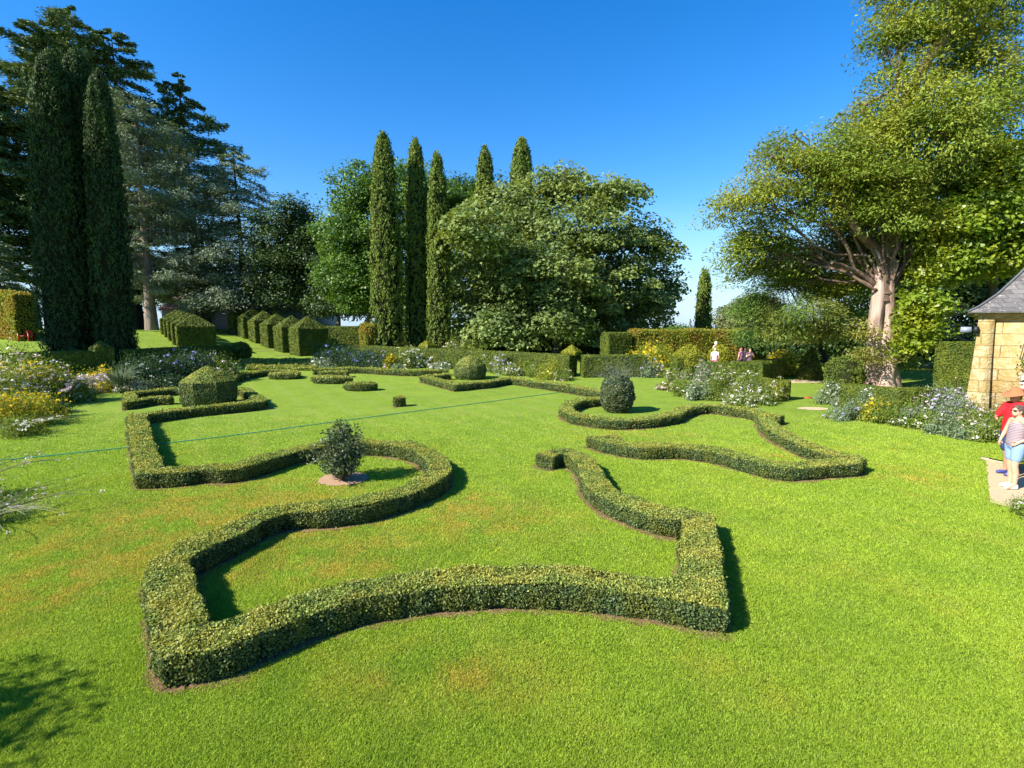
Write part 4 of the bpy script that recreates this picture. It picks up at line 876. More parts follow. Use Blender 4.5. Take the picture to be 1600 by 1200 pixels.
# right of centre, pink and white border
for (px, py, w, h, m, bl, lb) in ((1012, 589, 1.3, 1.2, M_HERBS, [(M_LILAC, 110, .07)], 'lilac-grey shrub against the short hedge block'), (1032, 589, 1.2, .9, M_HERB, [(M_PINK, 70, .06)], 'small pink shrub right of the lilac-grey shrub'), (1070, 592, 1.4, .8, M_HERB, [(M_LILAC, 80, .06)], 'thin lilac stems in front of the dark hedge gap'),
        (1048, 611, 1.2, .95, M_HERB, [(M_PINK, 190, .06)], 'pink-white airy clump at the left end of the pink and white border'), (1072, 619, 1.4, .8, M_HERB, [(M_WHITE, 40, .05)], 'fresh green leafy clump low in the pink and white border'),
        (1098, 616, 1.3, 1.5, M_HERBS, [(M_PINK, 260, .06)], 'tall pale pink plume in the pink and white border'), (1088, 625, 1.0, .8, M_HERBS, [(M_WHITE, 60, .05)], 'silvery clump at the front of the pink and white border'),
        (1120, 624, 1.2, 1.25, M_HERB, [(M_WHITE, 60, .06)], 'green leafy plant in the middle of the pink and white border'), (1140, 622, 1.5, 1.5, M_HERB, [(M_PINK, 170, .06), (M_WHITE, 120, .06)], 'tall mixed pink and white clump right of the green leafy plant'),
        (1163, 628, 1.5, 1.35, M_HERB, [(M_WHITE, 280, .06)], 'white-dotted clump near the right end of the pink and white border'), (1186, 631, 1.3, 1.0, M_HERB, [(M_WHITE, 240, .06)], 'low white-dotted clump last but one on the right of the border'), (1204, 626, 1.1, .9, M_HERBY, [(M_WHITE, 150, .06)], 'last white-flowered clump at the right end, over the stepped-down hedge'),
        (1152, 636, 1.1, .6, M_HERB, [(M_WHITE, 120, .05)], 'white daisies spilling on the lawn in front of the pink and white border')):
    flower(lb, px, py, w, h, m, bl)
flower('bright yellow-topped shrub behind the dark hedge at the path', 900, 0, 2.0, 1.75, M_HERB, [(M_YEL, 700, .14)], world=onT(16.6, 31.4), name='yellow_shrub', cat='shrub')
flower('yellow-flowered bush in front of the beech hedge', 0, 0, 3.2, 1.8, M_HERBY, [(M_YEL, 260, .13)], world=onT(10.4, 37.6), name='yellow_shrub', cat='shrub')
flower('low pink flowers between the two golden domes', 0, 0, 1.6, .9, M_HERB, [(M_PINK, 120, .08)], world=onT(12.6, 31.5))
# right border beside the stone building
for (px, py, w, h, m, bl, lb) in ((1300, 632, 1.3, .9, M_HERBS, [(M_WHITE, 80, .05)], 'wispy white-flowered clump at the left tip of the right-hand border'), (1318, 656, 1.1, .6, M_HERBS, [(M_LILAC, 60, .05)], 'grey-blue bushy plant at the left tip of the right-hand border'),
        (1345, 652, 1.0, .95, M_HERBS, [(M_WHITE, 50, .05)], 'pale silvery plant left of the yellow daisies'), (1358, 657, 1.1, .8, M_HERBY, [(M_YEL, 150, .05)], 'yellow daisies in the right-hand border'), (1385, 662, 1.1, .75, M_HERB, [(M_YEL, 12, .06)], 'fresh green plant beneath the big lemon blooms'),
        (1398, 648, 1.1, 1.05, M_HERBD, [(M_LEM, 8, .16)], 'dark-leaved dahlia with a few large lemon-yellow blooms'), (1425, 665, 1.1, .65, M_HERBS, [(M_LILAC, 130, .05)], 'lilac-grey low clump right of the dahlia'), (1430, 652, 1.2, .9, M_HERB, [(M_PINK, 90, .05)], 'thin pinkish plant behind the lilac-grey low clump'),
        (1452, 672, 1.1, .6, M_HERB, [(M_WHITE, 60, .05)], 'low white-starred clump at the lawn edge of the right-hand border'), (1480, 655, 1.6, 1.15, M_HERBS, [(M_LILAC, 520, .05)], 'large cloud of lilac flowers before the dark yew block'), (1505, 663, 1.2, 1.15, M_HERBS, [(M_LILAC, 230, .05)], 'second lilac cloud, close to the building corner'),
        (1478, 678, 1.1, .6, M_HERBS, [(M_WHITE, 30, .05)], 'straggly grey-green plant beneath the big lilac cloud'), (1500, 684, .9, .5, M_HERBS, [], 'small blue-grey cushion at the lawn edge near the visitors'), (1522, 680, 1.1, .95, M_HERB, [(M_PINK, 100, .05)], 'pale pink airy clump at the foot of the building corner'),
        (1543, 689, 1.0, .75, M_HERB, [(M_WHITE, 130, .06)], 'white-flowered clump just left of the visitors'), (1585, 690, 1.2, .9, M_HERB, [(M_WHITE, 60, .06)], 'leafy clump behind the visitors against the wall'), (1408, 668, .9, .35, M_HERB, [(M_WHITE, 30, .05)], 'tiny low plant edging the lawn below the dahlia')):
    flower(lb, px, py, w, h, m, bl)
q = P(1612, 808); flower('low green plant with small white flowers at the near edge of the gravel path', 0, 0, .9, .35, M_HERB, [(M_WHITE, 50, .03)], world=q, ls=.03)
yew('dark clipped hedge right of the visitors, cut by the edge of the view', [P(1640, 752)[:2], P(1655, 700)[:2]], .8, 1.0, name='yew_hedge')
# left foreground wandflowers
flower('grey-stemmed white wandflower arching in from the left edge over the lawn', -22, 822, 1.3, .5, M_HERBS, [(M_PINK, 60, .03)], stems=70, arch=.9, ls=.03, dens=.25)
flower('second white wandflower, higher at the left edge above the first', -75, 790, 1.5, .9, M_HERBS, [(M_PINK, 60, .03)], stems=40, arch=.8, ls=.03, dens=.5)
flower('leafy shrub outside the left edge, throwing shade on the lawn', 0, 0, 2.4, 1.6, M_HERB, [(M_WHITE, 40, .04)], world=onT(-10.9, 7.0), ls=.05)
def overhang():
    b = np.array([-8.6, 1.4, 0.])
    broad('garden_tree', 'small tree outside the left edge whose branches shade the lower left lawn', b, b+[0, 0, 1.8], .1, [(-7.4, 1.9, 2.6, .9, .7, .5), (-8.4, 1.5, 3.1, .9, .8, .6), (-6.9, 2.5, 2.0, .5, .5, .3), (-8.9, 2.4, 2.3, .8, .8, .5), (-7.6, 1.2, 2.0, .5, .5, .4)], M_LIME, .09, 120, 60, .45, .5, wr=.5)
overhang()

# ---------------------------------------------------------------- stone building with slate roof
def stone(nt):
    p = pos(nt); mp = nt.nodes.new('ShaderNodeMapping'); nt.links.new(p, mp.inputs[0])
    mp.inputs['Rotation'].default_value = (R(90), 0, 0); 
    tc = nt.nodes.new('ShaderNodeTexCoord'); br = nt.nodes.new('ShaderNodeTexBrick')
    sp = nt.nodes.new('ShaderNodeSeparateXYZ'); nt.links.new(tc.outputs['Object'], sp.inputs[0])
    cb = nt.nodes.new('ShaderNodeCombineXYZ'); nt.links.new(sp.outputs[0], cb.inputs[0]); nt.links.new(sp.outputs[2], cb.inputs[1]); nt.links.new(cb.outputs[0], br.inputs['Vector'])
    br.inputs['Scale'].default_value = 1; br.inputs['Brick Width'].default_value = .85; br.inputs['Row Height'].default_value = .36; br.inputs['Mortar Size'].default_value = .014; br.inputs['Mortar Smooth'].default_value = .6
    br.inputs['Color1'].default_value = c4((.48, .35, .15)); br.inputs['Color2'].default_value = c4((.62, .52, .32)); br.inputs['Mortar'].default_value = c4((.36, .26, .12)); br.inputs['Bias'].default_value = -.2
    n1 = noise(nt, 2.2, 6, .65, p); n2 = noise(nt, 14, 5, .7, p)
    col = mixc(nt, ramp(nt, n1, [(.45, 0.), (.6, .75)]), br.outputs[0], (.60, .48, .26))
    col = mixc(nt, ramp(nt, noise(nt, 4.5, 5, .7, p), [(.42, .8), (.55, 0.)]), col, (.42, .28, .11))
    col = mixc(nt, ramp(nt, n2, [(.35, .5), (.6, 0.)]), col, (.30, .19, .06))
    bp = nt.nodes.new('ShaderNodeMath'); bp.operation = 'MULTIPLY_ADD'; nt.links.new(br.outputs['Fac'], bp.inputs[0]); bp.inputs[1].default_value = -.8; nt.links.new(n2, bp.inputs[2])
    out(nt, princ(nt, col, .92, .1, 0, bp.outputs[0], 1., .05))
M_STONE = mat('stone_wall', stone)
def slate(nt):
    tc = nt.nodes.new('ShaderNodeTexCoord'); br = nt.nodes.new('ShaderNodeTexBrick')
    sp = nt.nodes.new('ShaderNodeSeparateXYZ'); nt.links.new(tc.outputs['Object'], sp.inputs[0])
    ad = nt.nodes.new('ShaderNodeMath'); ad.operation = 'MULTIPLY_ADD'; nt.links.new(sp.outputs[2], ad.inputs[0]); ad.inputs[1].default_value = 1.25; ad.inputs[2].default_value = 0
    cb = nt.nodes.new('ShaderNodeCombineXYZ'); nt.links.new(sp.outputs[0], cb.inputs[0]); nt.links.new(ad.outputs[0], cb.inputs[1]); nt.links.new(cb.outputs[0], br.inputs['Vector'])
    br.inputs['Scale'].default_value = 1; br.inputs['Brick Width'].default_value = .3; br.inputs['Row Height'].default_value = .17; br.inputs['Mortar Size'].default_value = .006
    br.inputs['Color1'].default_value = c4((.095, .088, .085)); br.inputs['Color2'].default_value = c4((.17, .155, .145)); br.inputs['Mortar'].default_value = c4((.05, .045, .045))
    n1 = noise(nt, 9, 5, .7, pos(nt)); col = mixc(nt, ramp(nt, n1, [(.58, 0.), (.66, .8)]), br.outputs[0], (.50, .46, .38))
    out(nt, princ(nt, col, .7, .3, 0, br.outputs['Fac'], .6, .02))
M_SLATE = mat('slate_roof', slate)
def building():
    # front wall faces the camera; left corner seen at x=1527
    c0 = np.array([11.6*1.245, 15.9, 0.]); az = R(-41)
    e = empty('stone_building', c0, 'old golden stone garden building with a curved slate roof at the right edge', 'building')
    def L(x, y, z): return c0+np.array([x*math.cos(az)-y*math.sin(az), x*math.sin(az)+y*math.cos(az), z])
    he, w, dp = 3.34, 6.2, 6.0
    o = MB()
    def boxl(x0, x1, y0, y1, z0, z1, mb, mi=0, tp=0):
        V = [L(x0, y0, z0), L(x1, y0, z0), L(x1, y1, z0), L(x0, y1, z0), L(x0+tp, y0+tp, z1), L(x1-tp, y0+tp, z1), L(x1-tp, y1-tp, z1), L(x0+tp, y1-tp, z1)]
        mb.polys(V, [(3, 2, 1, 0), (4, 5, 6, 7), (0, 1, 5, 4), (1, 2, 6, 5), (2, 3, 7, 6), (3, 0, 4, 7)], mi)
    boxl(.06, w, .06, dp, 0, he, o); ob = o.build('wall', M_STONE, e, origin=c0)
    m = MB()
    zz = np.linspace(0, he, 12); rg = []
    for z in zz:
        fl = .05+.17*(1-z/he)**1.6; rg.append([L(-fl, -fl, z), L(.30+fl*.5, -fl, z), L(.30+fl*.5, .3, z), L(-fl, .3, z)])
    m.grid(np.array(rg)[::-1], 0, True)
    m.build('corner_pilaster', M_STONE, e, origin=c0)
    m = MB(); boxl(-.06, w, -.06, dp, he, he+.12, m); boxl(-.14, w, -.14, dp, he+.12, he+.2, m); m.build('cornice', M_STONE, e, origin=c0)
    # bell-cast hipped roof
    prof = [(-.30, .20), (-.05, .36), (.35, .74), (.8, 1.34), (1.4, 2.25), (2.3, 3.75), (2.95, 4.9)]
    m = MB(); G = []
    for (i, z) in prof:
        G.append([L(i, i, he+z), L(w-i+.6, i, he+z), L(w-i+.6, dp-i, he+z), L(i, dp-i, he+z)])
    G = np.array(G); m.grid(G[::-1], 0, True)
    ui = [L(-.30, -.30, he+.17), L(w+.9, -.30, he+.17), L(w+.9, dp+.3, he+.17), L(-.30, dp+.3, he+.17)]
    m.polys(ui, [(0, 1, 2, 3)]); m.grid(np.array([ui, G[0]])[::-1], 0, True)
    m.build('roof', M_SLATE, e, origin=c0)
    m = MB(); m.tube([L(i-.01, i-.01, he+z+.02) for i, z in prof], .035, 0, 6); m.build('hip_edge', plain('lead', (.10, .10, .11), .5), e)
    # floodlight on the corner
    f = empty('flood_light', L(-.35, -.1, 3.0), 'square grey floodlight on a bracket at the building corner under the eaves', 'lamp')
    g = plain('lamp_grey', (.22, .24, .28), .4, .5, .08); dk = plain('lamp_black', (.02, .02, .02), .5)
    m = MB(); m.box(L(-.32, -.2, 3.0), (.27, .2, .17), 0, az, .92); m.build('housing', g, f); m = MB(); m.box(L(-.085, -.12, 3.0), (.11, .16, .2), 0, az); m.build('bracket', dk, f)
    # climbing rose against the wall
    r = empty('climbing_rose', L(1.55, -.1, 0), 'climbing rose with creamy white blooms on the stone wall', 'rose')
    m = MB()
    for k in range(4): m.tube(limb(L(1.4+.15*k, -.08, 0), L(1.0+.35*k, -.1, 2.6), 0, 6, .05), .014, 0, 5)
    m.build('stems', M_BARK, r)
    n = 1600; q = np.array([L(a, -.04-abs(b), z) for a, b, z in zip(rng.uniform(.85, 2.3, n), rng.normal(size=n)*.14, rng.uniform(.3, 2.7, n))]); q = q[(wob(q, 4.5) > -.15)]
    m = MB(); m.leaves(q, rng.normal(size=q.shape)+[0, -1, .6], .07, .6); m.build('foliage', M_HERBY, r)
    m = MB()
    for (a, z) in ((1.02, 1.62), (1.08, 1.38), (1.25, 1.25), (1.5, 1.9)):
        q = L(a, -.22, z)+rng.normal(size=(16, 3))*.045; m.leaves(q, rng.normal(size=q.shape)+[0, -1, .3], .09, .9)
    m.build('blossom', M_WHITE, r)
    # rake leaning on the hedge beside the corner
    a, b = P(1501, 640)+[0, 0, .0], L(-.45, .35, 1.45)
    rk = empty('rake', (a[0], a[1], 0), 'wooden rake handle leaning between the yew block and the building', 'rake'); m = MB(); m.tube([a, b], .018, 0, 7); m.build('handle', plain('ash_wood', (.55, .30, .15), .6), rk)
    m = MB(); m.box((a[0], a[1], .03), (.36, .03, .03), 0, .4)
    for k in range(7): m.box((a[0]+(k-3)*.05*math.cos(.4), a[1]+(k-3)*.05*math.sin(.4), .01), (.008, .008, .05))
    m.build('rake_head', plain('iron', (.05, .05, .05), .5, .5, .1, 8, .8), rk)
building()
# ---- long low barn behind the conifers
def barn():
    c = onT(-42, 84); az = R(-4); e = empty('barn', c, 'long low dark-roofed building glimpsed behind the trunks of the cedars', 'building')
    m = MB(); m.box(c+[0, 0, 1.4], (26, 7, 3.0), 0, az); m.build('wall', plain('barn_wall', (.30, .25, .22), .9), e)
    V = np.array([(-13.4, -3.9, 0), (13.4, -3.9, 0), (13.4, 3.9, 0), (-13.4, 3.9, 0), (-13.4, 0, 2.4), (13.4, 0, 2.4)])@np.array([[math.cos(az), math.sin(az), 0], [-math.sin(az), math.cos(az), 0], [0, 0, 1]])+c+[0, 0, 2.95]
    m = MB(); m.polys(V, [(0, 1, 5, 4), (2, 3, 4, 5), (1, 2, 5), (3, 0, 4), (3, 2, 1, 0)]); m.build('roof', plain('barn_tiles', (.22, .10, .08), .8, .2, .4, 6), e)
barn()
# ---- red bench
def bench():
    c = P(40, 533); c = onT(c[0], c[1]); red = plain('red_paint', (.62, .018, .012), .35, .5, .06); az = R(14); s = .98
    e = empty('garden_bench', c, 'small red slatted bench on the grass in front of the golden hedge at far left', 'bench')
    def B(x, y, z, dx, dy, dz, mb): mb.box(c+np.array([(x*math.cos(az)-y*math.sin(az))*s, (x*math.sin(az)+y*math.cos(az))*s, z*s]), (dx*s, dy*s, dz*s), 0, az)
    m = MB(); [B(0, -.2+.1*k, .44, .74, .085, .03, m) for k in range(5)]; m.build('seat', red, e)
    m = MB(); [B(0, .27+.02*k, .55+.11*k, .74, .025, .085, m) for k in range(4)]; m.build('backrest', red, e)
    for sx in (-1, 1):
        for sy in (-1, 1): m = MB(); B(sx*.365, sy*.24, .33 if sy < 0 else .46, .065, .065, .66 if sy < 0 else .92, m); m.build('leg', red, e)
        m = MB(); B(sx*.365, 0, .67, .075, .56, .04, m); m.build('armrest', red, e)
bench()

# ---------------------------------------------------------------- people
dg = None
def skin(joints, edges, radii, parts=(), vox=.008, sub=2):
    """joints -> one continuous remeshed surface; parts = ellipsoids (centre, radii) fused in"""
    V, Fc = [], []
    for a, b in edges:
        A, B = np.array(joints[a], float), np.array(joints[b], float); t = B-A; L = max(np.linalg.norm(t), 1e-6); t = t/L
        ra, rb = radii[a], radii[b]; ra = np.array((ra, ra) if isinstance(ra, (int, float)) else ra); rb = np.array((rb, rb) if isinstance(rb, (int, float)) else rb)
        f = np.array([1., 0, 0]) if abs(t[0]) < .93 else np.array([0, 0, -1.]); u = unit(np.cross(t, f)); v = np.cross(u, t); K = 18
        ma, mb_ = min(ra)*.98, min(rb)*.98; rings = []
        for q in (80, 55, 30, 0): rings.append((A-t*ma*math.sin(R(q)), ra*math.cos(R(q))))
        rings.append(((A+B)/2, (ra+rb)/2))
        for q in (0, 30, 55, 80): rings.append((B+t*mb_*math.sin(R(q)), rb*math.cos(R(q))))
        b0 = len(V)
        for c, r in rings:
            for k in range(K): an = 2*math.pi*k/K; V.append(tuple(c+u*r[0]*math.cos(an)+v*r[1]*math.sin(an)))
        nr = len(rings)
        for i in range(nr-1):
            for k in range(K): Fc.append((b0+i*K+k, b0+i*K+(k+1) % K, b0+(i+1)*K+(k+1) % K, b0+(i+1)*K+k))
        Fc.append(tuple(b0+k for k in range(K))[::-1]); Fc.append(tuple(b0+(nr-1)*K+k for k in range(K)))
    for (c, r) in parts:
        b0 = len(V); nu, nv = 16, 10
        for i in range(nv+1):
            th = math.pi*i/nv
            for j in range(nu): ph = 2*math.pi*j/nu; V.append((c[0]+r[0]*math.sin(th)*math.cos(ph), c[1]+r[1]*math.sin(th)*math.sin(ph), c[2]+r[2]*math.cos(th)))
        for i in range(nv):
            for j in range(nu): Fc.append((b0+i*nu+j, b0+(i+1)*nu+j, b0+(i+1)*nu+(j+1) % nu, b0+i*nu+(j+1) % nu))
    m3 = bpy.data.meshes.new('t3'); m3.from_pydata(V, [], Fc); o = bpy.data.objects.new('t3', m3); COL.objects.link(o)
    rm = o.modifiers.new('r', 'REMESH'); rm.mode = 'VOXEL'; rm.voxel_size = vox; rm.use_smooth_shade = True
    sm_ = o.modifiers.new('m', 'SMOOTH'); sm_.iterations = 2; sm_.factor = .5
    bpy.context.view_layer.update(); d = bpy.context.evaluated_depsgraph_get()
    m4 = bpy.data.meshes.new_from_object(o.evaluated_get(d)); bpy.data.objects.remove(o)
    return m4
def place(me, name, m, parent): 
    me.name = name; o = bpy.data.objects.new(name, me); COL.objects.link(o); me.materials.clear(); me.materials.append(m); o.parent = parent; return o
def hand(J, E, Rd, key, w, d, side):
    """palm and five bent fingers growing out of wrist w along direction d"""
    w, d = np.array(w, float), unit(np.array(d, float)); s = unit(np.cross(d, side)); up = unit(np.cross(s, d))
    J[key+'p'] = w+d*.045; Rd[key+'p'] = (.026, .013); E.append((key, key+'p')); J[key+'k'] = w+d*.085; Rd[key+'k'] = (.028, .011); E.append((key+'p', key+'k'))
    for i, ln in enumerate((.062, .072, .068, .052)):
        b = w+d*.09+s*(.024-.016*i); a1 = b+d*ln*.5-up*.008; a2 = b+d*ln*.85-up*.028
        for n_, q, r in (('a', b, .0085), ('b', a1, .008), ('c', a2, .0065)): J[key+n_+str(i)] = q; Rd[key+n_+str(i)] = r
        E += [(key+'k', key+'a'+str(i)), (key+'a'+str(i), key+'b'+str(i)), (key+'b'+str(i), key+'c'+str(i))]
    J[key+'t0'] = w+d*.045+s*.036-up*.006; J[key+'t1'] = w+d*.085+s*.052-up*.02; Rd[key+'t0'] = .010; Rd[key+'t1'] = .0085; E += [(key+'p', key+'t0'), (key+'t0', key+'t1')]
SKIN = plain('skin', (.62, .33, .21), .55, .35, .08, 20, 0, .05); SKIN2 = plain('skin_tan', (.42, .20, .12), .55, .35, .08, 20, 0, .05)
def person(label, loc, face, hgt, arms, clothes, hair, sk, stance=.09, heavy=1., headpitch=0., detail=True, seated=False, cat='person', bagfn=None, headturn=0., group=None):
    """x forward, y left, z up; arms = {'L':(elbow, hand), 'R':...}"""
    s = hgt/1.70; e = empty('person', loc, label, cat, group); e.rotation_euler = (0, 0, face)
    J = dict(pel=(0, 0, .93), bel=(.015*heavy, 0, 1.05), che=(0, 0, 1.27), neb=(-.015, 0, 1.43), nec=(.0, 0, 1.49), hea=(.015, 0, 1.56))
    Rd = dict(pel=(.155*heavy, .115*heavy), bel=(.14*heavy, .105*heavy), che=(.155, .105), neb=(.075, .065), nec=(.052, .055), hea=(.055, .06))
    E = [('pel', 'bel'), ('bel', 'che'), ('che', 'neb'), ('neb', 'nec'), ('nec', 'hea')]
    for sd_, k in (('L', 1), ('R', -1)):
        J['sh'+sd_] = (-.01, k*.165, 1.39); Rd['sh'+sd_] = .055; E.append(('neb', 'sh'+sd_))
        el, ha = arms[sd_]
        J['el'+sd_] = el; Rd['el'+sd_] = .038; J['wr'+sd_] = ha; Rd['wr'+sd_] = (.026, .022); E += [('sh'+sd_, 'el'+sd_), ('el'+sd_, 'wr'+sd_)]
        if detail: hand(J, E, Rd, 'wr'+sd_, ha, np.array(ha)-np.array(el)+np.array([.0, 0, -.05]), (0, k, .2))
        st = stance*k; fx = .03*k
        J['hi'+sd_] = (0, k*.085, .88); Rd['hi'+sd_] = .095*heavy; J['kn'+sd_] = (.02+fx, st, .49); Rd['kn'+sd_] = .058; J['ca'+sd_] = (-.015+fx, st, .34); Rd['ca'+sd_] = .056; J['an'+sd_] = (-.02+fx, st, .09); Rd['an'+sd_] = .036; J['to'+sd_] = (.13+fx, st*1.25, .035); Rd['to'+sd_] = (.04, .028)
        E += [('pel', 'hi'+sd_), ('hi'+sd_, 'kn'+sd_), ('kn'+sd_, 'ca'+sd_), ('ca'+sd_, 'an'+sd_), ('an'+sd_, 'to'+sd_)]
    ct, sn = math.cos(headturn), math.sin(headturn)
    def hd(x, y, z): return (.02+x*ct-y*sn, x*sn+y*ct, 1.60+z)
    parts = [(hd(.0, 0, .0), (.088, .072, .112)), (hd(.055, 0, -.06), (.042, .05, .045)), (hd(.098, 0, -.012), (.016, .012, .024)), (hd(.1, 0, -.027), (.014, .016, .011)), (hd(.075, 0, .028), (.028, .055, .012)), (hd(.083, 0, -.052), (.015, .026, .007)), (hd(.082, 0, -.064), (.014, .022, .008)), (hd(-.005, .074, -.01), (.018, .009, .03)), (hd(-.005, -.074, -.01), (.018, .009, .03))]
    sc = lambda D_: {k: tuple(np.array(v)*s) for k, v in D_.items()}
    scr = lambda D_: {k: (v*s if isinstance(v, (int, float)) else (v[0]*s, v[1]*s)) for k, v in D_.items()}
    me = skin(sc(J), E, scr(Rd), [(tuple(np.array(c)*s), tuple(np.array(r)*s)) for c, r in parts], .0065 if detail else .014)
    place(me, 'body', sk, e)
    def seg(name, keys, m, g, extra=None, over=None, pr=()):
        K = {k: J[k] for k in keys if k in J}; Q = {k: (Rd[k]+g if isinstance(Rd[k], (int, float)) else (Rd[k][0]+g, Rd[k][1]+g)) for k in K}
        if extra: K.update({k: v[0] for k, v in extra.items()}); Q.update({k: v[1] for k, v in extra.items()})
        if over: Q.update(over)
        ed = [(a, b) for a, b in E if a in K and b in K]+([x for v in extra.values() for x in v[2]] if extra else [])
        mm = skin(sc(K), ed, scr(Q), [(tuple(np.array(c)*s), tuple(np.array(r)*s)) for c, r in pr], .010 if detail else .014); return place(mm, name, m, e)
    lerp = lambda a, b, t: tuple(np.array(J[a])*(1-t)+np.array(J[b])*t)
    top, bot, slv, leglen, shoe = clothes['top'], clothes['bottom'], clothes['sleeve'], clothes['leg'], clothes['shoe']
    ex = {}
    for sd_ in 'LR':
        if slv > 0: ex['sl'+sd_] = (lerp('sh'+sd_, 'el'+sd_, slv), .064, [('sh'+sd_, 'sl'+sd_)])
    if slv > 0: seg('shirt', ['bel', 'che', 'neb', 'shL', 'shR'], top, .016, {**ex, 'hem': ((.01, 0, .90), (.17*heavy, .135*heavy), [('bel', 'hem')])}, {'neb': (.085, .07)})
    else: seg('tank_top', ['bel', 'che'], top, .015, {'hem': ((.01, 0, .95), (.165*heavy, .13*heavy), [('bel', 'hem')]), 'stl': ((-.01, .085, 1.40), .04, [('che', 'stl')]), 'str': ((-.01, -.085, 1.40), .04, [('che', 'str')])})
    ex = {'wst': ((.005, 0, 1.0), (.15*heavy, .115*heavy), [('pel', 'wst')])}
    for sd_ in 'LR':
        ex['le'+sd_] = (lerp('hi'+sd_, 'kn'+sd_, min(leglen, 1)) if leglen <= 1 else lerp('kn'+sd_, 'an'+sd_, leglen-1), .088*heavy if leglen < 1 else .068, [('hi'+sd_ if leglen <= 1 else 'kn'+sd_, 'le'+sd_)])
    seg(clothes.get('bname', 'shorts'), ['pel', 'hiL', 'hiR']+(['knL', 'knR'] if leglen > 1 else []), bot, .014, ex)
    for k, sd_ in ((1, 'L'), (-1, 'R')):
        a = np.array(J['an'+sd_]); mm = skin(sc({'a': a+[-.02, 0, -.015], 'h': a+[-.03, 0, -.05], 'b': (a[0]+.07, a[1], .045), 'c': (a[0]+.16, a[1]*1.12, .035)}), [('a', 'h'), ('h', 'b'), ('b', 'c')], scr({'a': .042, 'h': (.042, .04), 'b': (.046, .042), 'c': (.038, .032)}), (), .010 if detail else .014); place(mm, 'shoe', shoe, e)
    if hair is not None:
        hp_ = [(hd(-.018, 0, .022), (.098, .084, .108)), (hd(-.055, 0, -.02), (.056, .074, .075))]+([(hd(.03, 0, .075), (.06, .068, .045))])
        mm = skin(sc({'a': hd(-.05, 0, .02), 'b': hd(-.05, 0, .04)}), [('a', 'b')], scr({'a': .04, 'b': .04}), [(tuple(np.array(c)*s), tuple(np.array(r)*s)) for c, r in hp_], .009 if detail else .014)
        o = place(mm, 'hair', hair, e)
        # trim the hair off the face
        import bmesh
        bm = bmesh.new(); bm.from_mesh(mm); 
        fx = np.array(hd(.052, 0, .03))*s; nn_ = Vector((ct, sn, 0)).normalized()
        nn2 = (nn_+Vector((0, 0, -.55))).normalized()
        bmesh.ops.bisect_plane(bm, geom=bm.verts[:]+bm.edges[:]+bm.faces[:], plane_co=Vector(fx), plane_no=nn2, clear_outer=True); bm.to_mesh(mm); bm.free()
    if detail:
        for k in (1, -1):
            mm = skin(sc({'a': hd(.078, k*.028, .012), 'b': hd(.08, k*.028, .013)}), [('a', 'b')], scr({'a': .008, 'b': .008}), (), .004); place(mm, 'eye', plain('eye_dark', (.03, .02, .015), .2), e)
    return e, hd, s, J
# woman in tank top and denim shorts, seen from her right... she looks left
den = plain('denim', (.22, .33, .50), .8, .2, .25, 30); navy = plain('navy_cloth', (.03, .05, .11), .8, .2, .2, 20); red = plain('red_shirt', (.62, .015, .02), .75, .2, .12, 14)
def stripe(nt):
    p = pos(nt); sp = nt.nodes.new('ShaderNodeSeparateXYZ'); nt.links.new(p, sp.inputs[0]); m = nt.nodes.new('ShaderNodeMath'); m.operation = 'MULTIPLY_ADD'; nt.links.new(sp.outputs[2], m.inputs[0]); m.inputs[1].default_value = 210
    nt.links.new(noise(nt, 6, 2, .5, p), m.inputs[2]); s_ = nt.nodes.new('ShaderNodeMath'); s_.operation = 'SINE'; nt.links.new(m.outputs[0], s_.inputs[0])
    out(nt, princ(nt, ramp(nt, s_.outputs[0], [(.2, (.20, .15, .17)), (.7, (.42, .32, .32))]), .8, .2))
M_TANK = mat('striped_top', stripe)
wht = plain('white_shoe', (.80, .78, .74), .6, .3, .06); blu = plain('blue_shoe', (.05, .07, .22), .6); brn = plain('brown_hair', (.10, .06, .045), .6, .4, .4, 50)
wp = P(1583, 764)
w_, hd, s_, J_ = person('woman in striped tank top and light denim shorts, hand on hip, on the gravel path', (wp[0]-.05, wp[1], .012), math.pi-.12, 1.60,
    {'L': ((-.13, .25, 1.13), (.06, .17, 1.0)), 'R': ((.05, -.23, 1.12), (.16, -.16, 1.0))}, dict(top=M_TANK, bottom=den, sleeve=0, leg=.62, shoe=wht), brn, SKIN, heavy=1.05)
sg = MB()
G_ = [np.array(hd(.088, k*.032, .012))*s_ for k in (1, -1)]
for g_ in G_: sg.polys([(g_[0], g_[1]-.026, g_[2]-.018), (g_[0], g_[1]+.026, g_[2]-.018), (g_[0], g_[1]+.028, g_[2]+.016), (g_[0], g_[1]-.028, g_[2]+.016), (g_[0]+.012, g_[1]-.022, g_[2]-.014), (g_[0]+.012, g_[1]+.022, g_[2]-.014), (g_[0]+.012, g_[1]+.024, g_[2]+.012), (g_[0]+.012, g_[1]-.024, g_[2]+.012)], [(0, 1, 2, 3), (4, 5, 6, 7), (0, 1, 5, 4), (1, 2, 6, 5), (2, 3, 7, 6), (3, 0, 4, 7)])
for k in (1, -1): sg.tube([np.array(hd(.088, k*.056, .016))*s_, np.array(hd(-.01, k*.079, .012))*s_], .004, 0, 5)
o = sg.build('sunglasses', plain('sunglass', (.02, .018, .018), .2, .5)); o.parent = w_
man_p = P(1573, 748)
